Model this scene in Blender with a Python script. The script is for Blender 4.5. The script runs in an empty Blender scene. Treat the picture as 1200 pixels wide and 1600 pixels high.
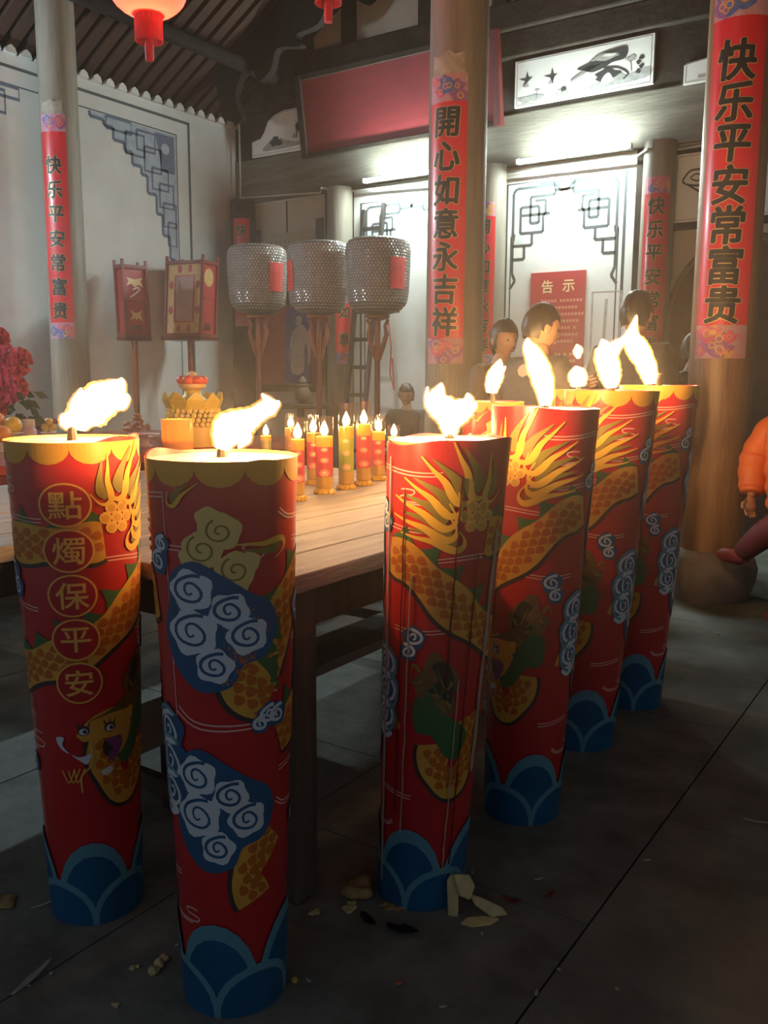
import bpy, bmesh, math, random
import numpy as np
from mathutils import Vector, Matrix
from mathutils.geometry import tessellate_polygon
random.seed(7)
PI = math.pi
S = bpy.context.scene
COL = S.collection
R_ = math.radians

# ------------------------------------------------------------------ camera
F = 1380.0; PITCH = R_(8.65); ROLL = 0.006; YAW = R_(34); HC = 1.30
_f = Vector((-math.sin(YAW) * math.cos(PITCH), math.cos(YAW) * math.cos(PITCH), -math.sin(PITCH)))
_r = Vector((math.cos(YAW), math.sin(YAW), 0)); _u = _r.cross(_f)
_r = math.cos(ROLL) * _r + math.sin(ROLL) * _u; _u = _r.cross(_f)
CAM = Vector((0, 0, HC))
cd = bpy.data.cameras.new('camera'); cam = bpy.data.objects.new('camera', cd); COL.objects.link(cam)
cd.sensor_fit = 'HORIZONTAL'; cd.sensor_width = 36; cd.lens = 36 * F / 1200; cd.clip_start = 0.05; cd.clip_end = 100
cam.matrix_world = Matrix(((_r.x, _u.x, -_f.x, 0), (_r.y, _u.y, -_f.y, 0), (_r.z, _u.z, -_f.z, HC), (0, 0, 0, 1)))
S.camera = cam


def ray(x, y): return _f * F + _r * (x - 600) + _u * (800 - y)
def onz(x, y, z=0.0): d = ray(x, y); return CAM + d * ((z - HC) / d.z)
def ony(x, y, Y): d = ray(x, y); return CAM + d * (Y / d.y)
def onx(x, y, X): d = ray(x, y); return CAM + d * (X / d.x)
def at(x, y, d): v = ray(x, y); return CAM + v * (d / math.hypot(v.x, v.y))


# ------------------------------------------------------------------ world, exposure
W = bpy.data.worlds.new('night'); S.world = W; W.use_nodes = True
W.node_tree.nodes['Background'].inputs[0].default_value = (0.55, 0.62, 0.75, 1)
W.node_tree.nodes['Background'].inputs[1].default_value = 0.2
S.view_settings.view_transform = 'Standard'; S.view_settings.look = 'None'
S.view_settings.gamma = 1; S.view_settings.use_curve_mapping = False
S.view_settings.exposure = 0.45
TUBE_W = 330.0      # fluorescent tube emission
FLAME_W = 17.0      # point light inside a big flame (watts)

# ------------------------------------------------------------------ materials
MATS = {}


def mat(name, col, rough=0.6, var=0.0, scale=8.0, col2=None, bump=0.0, bscale=30.0, metal=0.0, emit=0.0, ecol=None,
        stretch=(1, 1, 1), spec=0.5, sss=0.0, trans=0.0, coat=0.0, sharp=0.0):
    if name in MATS: return MATS[name]
    m = bpy.data.materials.new(name); m.use_nodes = True; MATS[name] = m
    nt = m.node_tree; b = nt.nodes['Principled BSDF']
    b.inputs['Roughness'].default_value = rough; b.inputs['Metallic'].default_value = metal
    b.inputs['Specular IOR Level'].default_value = spec
    b.inputs['Base Color'].default_value = (*col, 1)
    if coat: b.inputs['Coat Weight'].default_value = coat; b.inputs['Coat Roughness'].default_value = 0.15
    if sss:
        b.inputs['Subsurface Weight'].default_value = sss; b.inputs['Subsurface Radius'].default_value = (0.05, 0.03, 0.015)
        b.inputs['Subsurface Scale'].default_value = 0.5
    if emit:
        b.inputs['Emission Color'].default_value = (*(ecol or col), 1); b.inputs['Emission Strength'].default_value = emit
    tc = mp = None
    if var or bump:
        tc = nt.nodes.new('ShaderNodeTexCoord'); mp = nt.nodes.new('ShaderNodeMapping')
        mp.inputs['Scale'].default_value = stretch
        nt.links.new(tc.outputs['Object'], mp.inputs['Vector'])
    if var:
        n = nt.nodes.new('ShaderNodeTexNoise'); n.inputs['Scale'].default_value = scale; n.inputs['Detail'].default_value = 6
        n.inputs['Roughness'].default_value = 0.62
        nt.links.new(mp.outputs[0], n.inputs['Vector'])
        rp = nt.nodes.new('ShaderNodeValToRGB')
        c2 = col2 or tuple(c * (1 - var) for c in col)
        rp.color_ramp.elements[0].position = 0.3 + sharp; rp.color_ramp.elements[1].position = 0.72 - sharp
        rp.color_ramp.elements[0].color = (*c2, 1); rp.color_ramp.elements[1].color = (*col, 1)
        nt.links.new(n.outputs[0], rp.inputs[0]); nt.links.new(rp.outputs[0], b.inputs['Base Color'])
    if bump:
        n2 = nt.nodes.new('ShaderNodeTexNoise'); n2.inputs['Scale'].default_value = bscale; n2.inputs['Detail'].default_value = 5
        nt.links.new(mp.outputs[0], n2.inputs['Vector'])
        bp = nt.nodes.new('ShaderNodeBump'); bp.inputs['Strength'].default_value = bump; bp.inputs['Distance'].default_value = 0.01
        nt.links.new(n2.outputs[0], bp.inputs['Height']); nt.links.new(bp.outputs[0], b.inputs['Normal'])
    if trans:
        out = nt.nodes['Material Output']; t = nt.nodes.new('ShaderNodeBsdfTranslucent'); mx = nt.nodes.new('ShaderNodeMixShader')
        t.inputs[0].default_value = (*col, 1); mx.inputs[0].default_value = trans
        nt.links.new(b.outputs[0], mx.inputs[1]); nt.links.new(t.outputs[0], mx.inputs[2]); nt.links.new(mx.outputs[0], out.inputs[0])
    return m


def flame_mat(name, col, s):
    if name in MATS: return MATS[name]
    m = bpy.data.materials.new(name); m.use_nodes = True; nt = m.node_tree; MATS[name] = m
    nt.nodes.remove(nt.nodes['Principled BSDF'])
    e = nt.nodes.new('ShaderNodeEmission'); e.inputs[0].default_value = (*col, 1); e.inputs[1].default_value = s
    t = nt.nodes.new('ShaderNodeBsdfTransparent'); a = nt.nodes.new('ShaderNodeAddShader')
    nt.links.new(e.outputs[0], a.inputs[0]); nt.links.new(t.outputs[0], a.inputs[1])
    nt.links.new(a.outputs[0], nt.nodes['Material Output'].inputs[0])
    return m


def flame_vol(name, col, s):
    if name in MATS: return MATS[name]
    m = bpy.data.materials.new(name); m.use_nodes = True; nt = m.node_tree; MATS[name] = m
    nt.nodes.remove(nt.nodes['Principled BSDF'])
    e = nt.nodes.new('ShaderNodeEmission'); e.inputs[0].default_value = (*col, 1); e.inputs[1].default_value = s
    nt.links.new(e.outputs[0], nt.nodes['Material Output'].inputs['Volume'])
    return m


def glass_mat(name, tint=(1, 1, 1), g=0.12):
    if name in MATS: return MATS[name]
    m = bpy.data.materials.new(name); m.use_nodes = True; nt = m.node_tree; MATS[name] = m
    nt.nodes.remove(nt.nodes['Principled BSDF'])
    t = nt.nodes.new('ShaderNodeBsdfTransparent'); t.inputs[0].default_value = (*tint, 1)
    gl = nt.nodes.new('ShaderNodeBsdfGlossy'); gl.inputs['Roughness'].default_value = 0.06
    mx = nt.nodes.new('ShaderNodeMixShader'); mx.inputs[0].default_value = g
    nt.links.new(t.outputs[0], mx.inputs[1]); nt.links.new(gl.outputs[0], mx.inputs[2]); nt.links.new(mx.outputs[0], nt.nodes['Material Output'].inputs[0])
    return m


M_plaster = mat('plaster', (0.62, 0.60, 0.56), 0.9, 0.3, 1.6, (0.44, 0.43, 0.41), 0.25, 14)
M_leftwall = mat('left_plaster', (0.60, 0.61, 0.61), 0.9, 0.3, 1.1, (0.46, 0.46, 0.45), 0.25, 12)
M_white = mat('white_panel', (0.80, 0.81, 0.78), 0.75, 0.15, 2.0, (0.68, 0.68, 0.64), 0.1, 20)
M_cream = mat('cream_panel', (0.50, 0.44, 0.35), 0.85, 0.2, 3)
M_paint = mat('slate_paint', (0.06, 0.075, 0.08), 0.7)
M_bluepaint = mat('blue_slate_paint', (0.12, 0.16, 0.24), 0.8, 0.3, 20)
M_bluewash = mat('pale_blue_wash', (0.36, 0.42, 0.50), 0.85, 0.3, 12)
M_timber = mat('dark_timber', (0.05, 0.040, 0.032), 0.7, 0.5, 5, (0.022, 0.018, 0.015), 0.4, 22, stretch=(1, 1, 1), spec=0.15)
M_timberg = mat('grey_timber', (0.20, 0.19, 0.155), 0.75, 0.5, 4, (0.10, 0.09, 0.07), 0.4, 22, stretch=(0.4, 1, 3))
M_rafter = mat('rafter_wood', (0.060, 0.032, 0.021), 0.75, 0.5, 6, (0.025, 0.015, 0.011), 0.3, 22, spec=0.15)
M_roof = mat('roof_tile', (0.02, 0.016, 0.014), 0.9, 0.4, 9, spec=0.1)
M_pillar = mat('pillar_wood', (0.33, 0.19, 0.095), 0.45, 0.5, 3, (0.15, 0.075, 0.035), 0.35, 18, stretch=(3, 3, 0.35))
M_pillarg = mat('pillar_grey', (0.27, 0.24, 0.19), 0.6, 0.5, 3, (0.14, 0.12, 0.09), 0.35, 18, stretch=(3, 3, 0.35))
M_stone = mat('drum_stone', (0.24, 0.20, 0.17), 0.85, 0.4, 9, None, 0.5, 25)
M_slab = [mat('slab_%d' % i, (0.24 * k, 0.25 * k, 0.215 * k), 0.72, 0.5, 3.2 + i, (0.105 * k, 0.108 * k, 0.09 * k), 0.35, 26, spec=0.3) for i, k in enumerate((1, .88, 1.1, .96))]
M_grout = mat('grout', (0.05, 0.047, 0.04), 0.95)
M_red = mat('couplet_red', (0.58, 0.018, 0.028), 0.35, 0.12, 5, coat=0.3)
M_gold = mat('gold_edge', (0.62, 0.42, 0.16), 0.35, metal=0.35)
M_black = mat('ink_black', (0.014, 0.011, 0.009), 0.5)
M_ink = mat('ink_dark', (0.055, 0.06, 0.06), 0.8, 0.4, 30)
M_inkm = mat('ink_mid', (0.25, 0.26, 0.25), 0.8, 0.5, 25, (0.45, 0.45, 0.43))
M_inkl = mat('ink_light', (0.46, 0.47, 0.45), 0.8, 0.4, 25)
M_pat = [mat('pattern_purple', (0.32, 0.12, 0.36), 0.5, 0.4, 30), mat('pattern_pink', (0.66, 0.12, 0.22), 0.5, 0.4, 26), mat('pattern_blue', (0.10, 0.16, 0.45), 0.5, 0.4, 30), mat('pattern_gold', (0.62, 0.34, 0.12), 0.5, 0.3, 30), mat('pattern_ground', (.46, .16, .20), .6, .4, 20, (.40, .28, .34))]
M_torn = mat('torn_paper', (0.42, 0.37, 0.30), 0.85, 0.5, 14)
M_wood = mat('table_wood', (0.42, 0.345, 0.28), 0.62, 0.5, 3.2, (0.22, 0.165, 0.125), 0.35, 20, stretch=(7, 0.8, 7))
M_woodd = mat('table_leg_wood', (0.15, 0.10, 0.065), 0.7, 0.5, 4, (0.08, 0.055, 0.04), 0.35, 20, stretch=(7, 7, 0.8))
M_woodp = mat('pale_rail_wood', (0.30, 0.26, 0.21), 0.7, 0.4, 6)
M_lacq = mat('red_lacquer', (0.28, 0.025, 0.022), 0.3, 0.3, 6, coat=0.3)
M_lacqd = mat('dark_red_lacquer', (0.12, 0.018, 0.016), 0.35, 0.3, 6)
M_plaque = mat('plaque_red', (0.25, 0.022, 0.025), 0.55, 0.35, 2.5, (0.17, 0.016, 0.022), stretch=(1, 1, 4))
M_wax = mat('melted_wax', (0.88, 0.62, 0.30), 0.25, sss=0.0, spec=0.6)
M_waxy = mat('spilled_wax', (0.62, 0.52, 0.24), 0.5, 0.3, 30, bump=0.4, bscale=40)
M_waxo = mat('spilled_wax_dark', (0.42, 0.27, 0.10), 0.6, 0.4, 30, bump=0.4, bscale=40)
M_wick = mat('wick_char', (0.02, 0.015, 0.012), 0.9)
M_flame = flame_mat('flame_core', (1.0, 0.72, 0.34), 5.0)
M_fmant = flame_vol('flame_mantle', (1.0, 0.40, 0.07), 55.0)
M_fhot = flame_mat('small_flame_core', (1.0, 0.70, 0.32), 4.0)

# ------------------------------------------------------------------ mesh helpers


class MB:
    def __init__(self): self.v = []; self.f = []; self.m = []; self.mi = 0
    def add(self, vs, fs):
        o = len(self.v); self.v += [tuple(v) for v in vs]
        for f in fs: self.f.append(tuple(i + o for i in f)); self.m.append(self.mi)
        return self
    def box(self, a, b):
        x0, y0, z0 = a; x1, y1, z1 = b
        return self.add([(x0, y0, z0), (x1, y0, z0), (x1, y1, z0), (x0, y1, z0), (x0, y0, z1), (x1, y0, z1), (x1, y1, z1), (x0, y1, z1)],
                        [(0, 3, 2, 1), (4, 5, 6, 7), (0, 1, 5, 4), (1, 2, 6, 5), (2, 3, 7, 6), (3, 0, 4, 7)])
    def bar(self, p, q, w, h, up=(0, 0, 1)):
        p = Vector(p); q = Vector(q); d = (q - p).normalized(); s = d.cross(Vector(up))
        if s.length < 1e-4: s = d.cross(Vector((1, 0, 0)))
        s.normalize(); t = s.cross(d); vs = []
        for c in (p, q):
            for a, b in ((-1, -1), (1, -1), (1, 1), (-1, 1)): vs.append(c + s * (a * w / 2) + t * (b * h / 2))
        return self.add(vs, [(0, 1, 2, 3), (7, 6, 5, 4), (0, 4, 5, 1), (1, 5, 6, 2), (2, 6, 7, 3), (3, 7, 4, 0)])
    def tube(self, pts, rad, n=10, flat=1.0, side=None, cap=True):
        pts = [Vector(p) for p in pts]; k = len(pts)
        if not hasattr(rad, '__len__'): rad = [rad] * k
        rings = []; prev = None
        for i, p in enumerate(pts):
            d = (pts[min(i + 1, k - 1)] - pts[max(i - 1, 0)]).normalized()
            if side is not None: s = (Vector(side) - d * d.dot(Vector(side)))
            elif prev is None: s = d.cross(Vector((0, 0, 1))) if abs(d.z) < 0.9 else d.cross(Vector((0, 1, 0)))
            else: s = prev - d * d.dot(prev)
            s.normalize(); prev = s; t = d.cross(s)
            rings.append([p + s * (math.cos(2 * PI * j / n) * rad[i]) + t * (math.sin(2 * PI * j / n) * rad[i] * flat) for j in range(n)])
        vs = [v for r in rings for v in r]; fs = []
        for i in range(k - 1):
            for j in range(n):
                a = i * n + j; b = i * n + (j + 1) % n; fs.append((a, b, b + n, a + n))
        if cap: fs.append(tuple(range(n - 1, -1, -1))); fs.append(tuple((k - 1) * n + j for j in range(n)))
        return self.add(vs, fs)
    def lathe(self, prof, n=24, c=(0, 0, 0), cap=True, a0=0.0):
        vs = []; fs = []; k = len(prof)
        for r, z in prof:
            for j in range(n):
                a = a0 + 2 * PI * j / n; vs.append((c[0] + r * math.cos(a), c[1] + r * math.sin(a), c[2] + z))
        for i in range(k - 1):
            for j in range(n):
                a = i * n + j; b = i * n + (j + 1) % n; fs.append((a, b, b + n, a + n))
        if cap: fs.append(tuple(range(n - 1, -1, -1))); fs.append(tuple((k - 1) * n + j for j in range(n)))
        return self.add(vs, fs)
    def sphere(self, c, r, n=12, m=8, sq=(1, 1, 1)):
        prof = [(max(1e-4, math.sin(PI * i / m)), -math.cos(PI * i / m)) for i in range(m + 1)]
        o = len(self.v); self.lathe(prof, n, cap=False)
        for i in range(o, len(self.v)):
            x, y, z = self.v[i]; self.v[i] = (c[0] + x * r * sq[0], c[1] + y * r * sq[1], c[2] + z * r * sq[2])
        return self
    def prism(self, pts, fn, t):
        """polygon pts (2D) extruded by thickness t; fn(a, b, depth) -> 3D"""
        k = len(pts); tris = tessellate_polygon([[Vector((a, b, 0)) for a, b in pts]])
        vs = [fn(a, b, 0) for a, b in pts] + [fn(a, b, t) for a, b in pts]
        fs = [tuple(tr) for tr in tris] + [tuple(i + k for i in reversed(tr)) for tr in tris]
        fs += [(i, (i + 1) % k, (i + 1) % k + k, i + k) for i in range(k)]
        return self.add(vs, fs)
    def mesh(self, name, mats, smooth=False):
        me = bpy.data.meshes.new(name); me.from_pydata(self.v, [], self.f)
        for m in (mats if isinstance(mats, (list, tuple)) else [mats]): me.materials.append(m)
        if any(self.m): me.polygons.foreach_set('material_index', self.m)
        bm = bmesh.new(); bm.from_mesh(me); bmesh.ops.recalc_face_normals(bm, faces=bm.faces); bm.to_mesh(me); bm.free()
        if smooth:
            me.polygons.foreach_set('use_smooth', [True] * len(me.polygons))
            if smooth != 2:
                try: me.set_sharp_from_angle(angle=R_(40))
                except Exception: pass
        me.update(); return me
    def build(self, name, mats, parent=None, smooth=False, bevel=0.0):
        o = link(name, self.mesh(name, mats, smooth), parent)
        if bevel:
            b = o.modifiers.new('bevel', 'BEVEL'); b.width = bevel; b.segments = 2; b.limit_method = 'ANGLE'
        return o


def link(name, me, parent=None):
    o = bpy.data.objects.new(name, me); COL.objects.link(o)
    if parent is not None: o.parent = parent
    return o


def thing(name, label, cat, loc=(0, 0, 0), rz=0.0, group=None):
    o = bpy.data.objects.new(name, None); COL.objects.link(o); o.empty_display_size = 0.1
    o.location = loc; o.rotation_euler = (0, 0, rz); return tag(o, label, cat, group)


def tag(o, label, cat, group=None):
    o['label'] = label; o['category'] = cat
    if group: o['group'] = group
    return o


def struct(o): o['kind'] = 'structure'; return o


def copy_tree(o, parent=None):
    c = o.copy(); COL.objects.link(c)
    if parent is not None: c.parent = parent
    for ch in list(o.children): copy_tree(ch, c)
    return c


def spline(pts, n=6, closed=False):
    k = len(pts); out = []
    for i in range(k if closed else k - 1):
        g = lambda j: np.array(pts[j % k] if closed else pts[min(max(j, 0), k - 1)], float)
        p0, p1, p2, p3 = g(i - 1), g(i), g(i + 1), g(i + 2)
        for s in range(n):
            t = s / n
            out.append(tuple(0.5 * (2 * p1 + (p2 - p0) * t + (2 * p0 - 5 * p1 + 4 * p2 - p3) * t * t + (3 * p1 - p0 - 3 * p2 + p3) * t ** 3)))
    if not closed: out.append(tuple(map(float, pts[-1])))
    return out


def glyph(txt, bold=0.0):
    """2D mesh (verts, tris) of a character, centred, unit size"""
    key = (txt, bold)
    if key in glyph.c: return glyph.c[key]
    cu = bpy.data.curves.new('glyph', 'FONT'); cu.body = txt; cu.size = 1.0; cu.offset = bold; cu.resolution_u = 3; cu.fill_mode = 'FRONT'
    o = bpy.data.objects.new('glyph', cu); COL.objects.link(o)
    dg = bpy.context.evaluated_depsgraph_get(); me = o.evaluated_get(dg).to_mesh()
    vs = np.array([v.co[:2] for v in me.vertices]); me.calc_loop_triangles()
    fs = [tuple(t.vertices) for t in me.loop_triangles]
    o.evaluated_get(dg).to_mesh_clear(); bpy.data.objects.remove(o); bpy.data.curves.remove(cu)
    if len(vs):
        c = (vs.max(0) + vs.min(0)) / 2; vs = vs - c
    glyph.c[key] = (vs, fs); return vs, fs


glyph.c = {}


def refine(vs, fs, mx):
    """split long edges of a flat tri mesh so it can be bent"""
    bm = bmesh.new(); bv = [bm.verts.new((v[0], v[1], 0)) for v in vs]
    for f in fs:
        try: bm.faces.new([bv[i] for i in f])
        except ValueError: pass
    for _ in range(6):
        es = [e for e in bm.edges if abs(e.verts[0].co.x - e.verts[1].co.x) > mx]
        if not es: break
        bmesh.ops.subdivide_edges(bm, edges=es, cuts=1); bmesh.ops.triangulate(bm, faces=bm.faces)
    bm.verts.index_update()
    out = [tuple(v.co[:2]) for v in bm.verts], [tuple(v.index for v in f.verts) for f in bm.faces]
    bm.free(); return out


class Flat:
    """coloured flat print collected in 2D, then mapped on a surface; each motif (piece) becomes a part"""
    def __init__(self): self.g = {}; self.cur = None; self.n = 0
    def piece(self, name): self.n += 1; self.cur = (name, self.n); return self
    def poly(self, key, pts, layer=0):
        tris = tessellate_polygon([[Vector((a, b, 0)) for a, b in pts]])
        self.tri(key, list(pts), [tuple(t) for t in tris], layer)
    def tri(self, key, vs, fs, layer=0): self.g.setdefault(self.cur, []).append((key, layer, list(vs), fs))
    def ribbon(self, key, pts, w, layer=0, taper=False):
        pts = [np.array(p, float) for p in pts]; k = len(pts); L = []; Rr = []
        for i, p in enumerate(pts):
            d = pts[min(i + 1, k - 1)] - pts[max(i - 1, 0)]; d = d / (np.hypot(*d) + 1e-9); n = np.array([-d[1], d[0]])
            ww = w[i] if hasattr(w, '__len__') else w
            if taper: ww = ww * (1 - i / (k - 1)) + 0.0005
            L.append(tuple(p + n * ww / 2)); Rr.append(tuple(p - n * ww / 2))
        vs = L + Rr; fs = [(i, i + 1, k + i + 1, k + i) for i in range(k - 1)]
        self.tri(key, vs, fs, layer)
    def build(self, fn, names, parent, mx=0.02, base=0.0006, step=0.0005):
        """names: key -> (part name, material); fn(a, b, offset) -> 3D"""
        obs = []; jobs = []
        for pc, lst in self.g.items():
            if pc is None:
                by = {}
                for it in lst: by.setdefault(it[0], []).append(it)
                jobs += [(names[k][0], l) for k, l in by.items()]
            else: jobs.append((pc[0], lst))
        for nm, lst in jobs:
            vv = []; ff = []; mi = []; ms = []; by = {}
            for key, layer, vs, fs in lst: by.setdefault((key, layer), []).append((vs, fs))
            for (key, layer), l2 in by.items():
                allv = []; allf = []
                for vs, fs in l2:
                    o = len(allv); allv += vs; allf += [tuple(i + o for i in f) for f in fs]
                v2, f2 = refine(allv, allf, mx) if mx else (allv, allf)
                o = len(vv); vv += [fn(a, b, base + step * layer) for a, b in v2]; ff += [tuple(i + o for i in f) for f in f2]
                m = names[key][1]
                if m not in ms: ms.append(m)
                mi += [ms.index(m)] * len(f2)
            me = bpy.data.meshes.new(nm); me.from_pydata(vv, [], ff)
            for m in ms: me.materials.append(m)
            me.polygons.foreach_set('material_index', mi); me.update()
            obs.append(link(nm, me, parent))
        return obs


def fat(ch, rad, n=8, squash=1.0):
    """heavier stroke: the glyph repeated along a small ring, one copy per entry"""
    vs, fs = glyph(ch); out = []
    for k in range(n):
        a = 2 * PI * k / n + .4
        out.append((np.array([(v[0] + rad * math.cos(a), v[1] + rad * squash * math.sin(a)) for v in vs]), fs))
    return out


def circle(cx, cy, r, n=20, ry=None): return [(cx + r * math.cos(2 * PI * i / n), cy + (ry or r) * math.sin(2 * PI * i / n)) for i in range(n)]


# ================================================================== STRUCTURE
XL = -7.77; YB = 8.3; XR = 3.2; Y0 = -1.6
# floor: slabs on a dark bed
fl = struct(MB().box((XL, Y0, -0.12), (XR, YB, -0.03)).build('floor', M_grout))
xs = [-0.68 + 0.92 * k for k in range(-8, 5)]; xs[0] = XL; xs[-1] = XR
for i in range(len(xs) - 1):
    off = random.uniform(0, 1.2); y = Y0
    while y < YB - 0.05:
        y2 = min(YB, y + (1.45 if y > Y0 else 0.4 + off))
        if YB - y2 < 0.3: y2 = YB
        o = MB().box((xs[i] + 0.003, y + 0.0025, -0.03), (xs[i + 1] - 0.003, y2 - 0.0025, 0)).build('slab', random.choice(M_slab), fl)
        y = y2

# left wall with painted band and corner fret
wl = struct(MB().box((XL - 0.2, Y0, 0), (XL, YB + 0.2, 4.25)).build('wall_left', M_leftwall))
fl2 = Flat()
fl2.ribbon('line', [(1.0, 4.13), (7.50, 4.13)], 0.03); fl2.ribbon('line', [(7.50, 4.145), (7.50, 0.4)], 0.035)
fl2.ribbon('line', [(1.0, 3.97), (7.30, 3.97)], 0.014); fl2.ribbon('line', [(7.31, 3.977), (7.31, 0.4)], 0.016)
# stepped fret corner in the band corner (pale blue wash with dark meander)
C0 = (7.295, 3.955)
steps = [(0, 0), (-1.15, 0), (-1.15, -.05), (-.98, -.05), (-.98, -.1), (-.86, -.1), (-.86, -.22), (-.72, -.22), (-.72, -.30), (-.62, -.30), (-.62, -.42), (-.5, -.42), (-.5, -.5), (-.42, -.5), (-.42, -.68), (-.3, -.68), (-.3, -.88), (-.22, -.88), (-.22, -1.1), (-.12, -1.1), (-.12, -1.35), (-.05, -1.35), (-.05, -1.7), (0, -1.7)]
fl2.poly('wash', [(C0[0] + a, C0[1] + b) for a, b in steps], 0)
for a, b in zip(steps[1:-1], steps[2:]):
    fl2.ribbon('blue', [(C0[0] + a[0], C0[1] + a[1]), (C0[0] + b[0], C0[1] + b[1])], 0.035, 1)
for q in [(-.95, 0, -.62, -.12), (-.7, -.1, -.45, -.32), (-.55, -.05, -.3, -.25), (-.45, -.2, -.22, -.45), (-.35, -.4, -.12, -.62), (-.25, -.55, -.05, -.8), (-.2, -.75, -.02, -1.0), (-.14, -.95, -.02, -1.2)]:
    x0, y0, x1, y1 = [C0[i % 2] + c for i, c in enumerate(q)]
    fl2.ribbon('blue', [(x0, y0), (x1, y0), (x1, y1), (x0, y1), (x0, y0 - .001)], 0.03, 1)
fl2.poly('blue', [(C0[0] - .3, C0[1] - .02), (C0[0] - .02, C0[1] - .02), (C0[0] - .02, C0[1] - .42), (C0[0] - .2, C0[1] - .42)], 1)
fl2.poly('wash', circle(C0[0] - .15, C0[1] - .17, .06, 10), 2)
# second fret on the far side of the band
for q in [(5.0, 0, 5.35, -.1), (4.8, -.05, 5.2, -.25), (4.6, -.1, 5.0, -.35)]:
    x0, y0, x1, y1 = q[0], 3.955 + q[1], q[2], 3.955 + q[3]
    fl2.ribbon('blue', [(x0, y0), (x1, y0), (x1, y1), (x0, y1), (x0, y0 - .001)], 0.03, 1)
fl2.build(lambda a, b, o: (XL + 0.001 + o, a, b), {'line': ('border_line', M_paint), 'wash': ('fret_wash', M_bluewash), 'blue': ('fret_ornament', M_bluepaint)}, wl, mx=0)
# mortar teeth between rafters on top of the left wall
for k in range(40):
    y = 2.0 + k * 0.16
    MB().prism([(y, 4.24), (y + .12, 4.24), (y + .10, 4.29), (y + .06, 4.315), (y + .02, 4.29)], lambda a, b, d: (XL + 0.005 + d, a, b), 0.05).build('mortar_tooth', M_plaster, wl)

# back wall core
wb = struct(MB().box((XL, YB, 0), (XR, YB + 0.2, 6.3)).build('wall_back', M_plaster))


def yb(x0, x1, z0, z1, name, m, d=0.02, d0=0.0, parent=wb, bevel=0.0):
    return MB().box((x0, YB - d0 - d, z0), (x1, YB - d0, z1)).build(name, m, parent, bevel=bevel)


# timbers of the back wall
yb(XL, XR, 3.36, 3.86, 'lintel_beam', M_timberg, 0.05, bevel=0.015)
yb(XL, XR, 3.86, 4.36, 'frieze_board', M_timber, 0.03)
yb(XL, XR, 4.36, 4.60, 'upper_rail', M_timber, 0.10, bevel=0.015)
yb(XL, XR, 4.60, 4.86, 'top_plate_beam', M_timber, 0.14, bevel=0.02)
for x0, x1 in ((-7.5, -6.95), (-6.88, -6.16), (-5.95, -5.2), (-4.95, -4.35), (-4.1, -2.8), (-2.4, -0.8)):
    yb(x0, x1, 4.90, 5.5, 'infill_panel', M_cream, 0.02)
for x in (-7.6, -6.915, -6.06, -5.08, -4.22, -2.6, -0.7):
    yb(x - .07, x + .07, 4.86, 6.2, 'short_post', M_timber, 0.10)
yb(XL, XR, 5.5, 5.8, 'collar_beam', M_timber, 0.12)
yb(-7.05, -6.75, 4.4, 5.5, 'bracket_block', M_timber, 0.25)
# carved bracket silhouettes (solid) in the bay corner
for sx, zz, w in ((-7.45, 4.55, .55), (-6.75, 4.75, .5)):
    MB().prism(spline([(sx - .2, zz + .75), (sx + w, zz + .75), (sx + w * .8, zz + .5), (sx + w * .9, zz + .38), (sx + w * .55, zz + .3), (sx + w * .5, zz + .1), (sx + w * .1, zz), (sx - .2, zz + .05)], 4, True), lambda a, b, d: (a, YB - .12 - d, b), 0.1).build('carved_bracket', M_timber, wb)
# posts framing bays under the lintel
for x in (-7.56, -6.36, -6.06, -4.46, -4.27, -2.78, -2.5, -0.75):
    yb(x - .035, x + .035, 0, 3.36, 'bay_post', M_timber, 0.05)
# plaster panels
yb(-7.52, -6.40, 1.2, 3.34, 'plaster_panel', M_cream, 0.012)
yb(-7.0, -6.98, 2.0, 3.34, 'panel_joint', M_timber, 0.004, 0.012)
yb(-7.50, -7.40, 2.2, 3.05, 'window_shutter', M_paint, 0.03)
yb(-6.55, -6.45, 2.2, 3.10, 'window_shutter', M_paint, 0.03)
yb(-6.02, -4.50, 0.3, 3.34, 'white_panel', M_white, 0.012)
yb(-4.23, -2.82, 0.3, 3.34, 'white_panel', M_white, 0.012)
yb(-2.46, 1.0, 0.0, 2.62, 'plaster_panel', M_cream, 0.012)
for x in (-6.72, -6.66, -6.78, -6.84, -6.9, -6.6, -7.1, -7.18, -7.26, -7.04): pass
# faint gridded sheet hung in the first bay
gs = Flat()
for i in range(11):
    for j in range(5): gs.poly('mark', [(-7.25 + i * .07, 2.62 + j * .06), (-7.21 + i * .07, 2.62 + j * .06), (-7.21 + i * .07, 2.655 + j * .06), (-7.25 + i * .07, 2.655 + j * .06)])
sheet = tag(MB().box((-7.3, YB - .02, 2.3), (-6.45, YB - .0125, 2.98)).build('wall_sheet', mat('old_sheet', (.46, .40, .28), .9, .2, 6)), 'yellowed sheet of small gridded marks on wall behind beaded lanterns', 'notice')
gs.build(lambda a, b, o: (a, YB - .0205 - o, b), {'mark': ('marks', mat('old_mark', (.33, .26, .15), .9))}, sheet, mx=0)[0]['kind'] = 'stuff'


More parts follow.
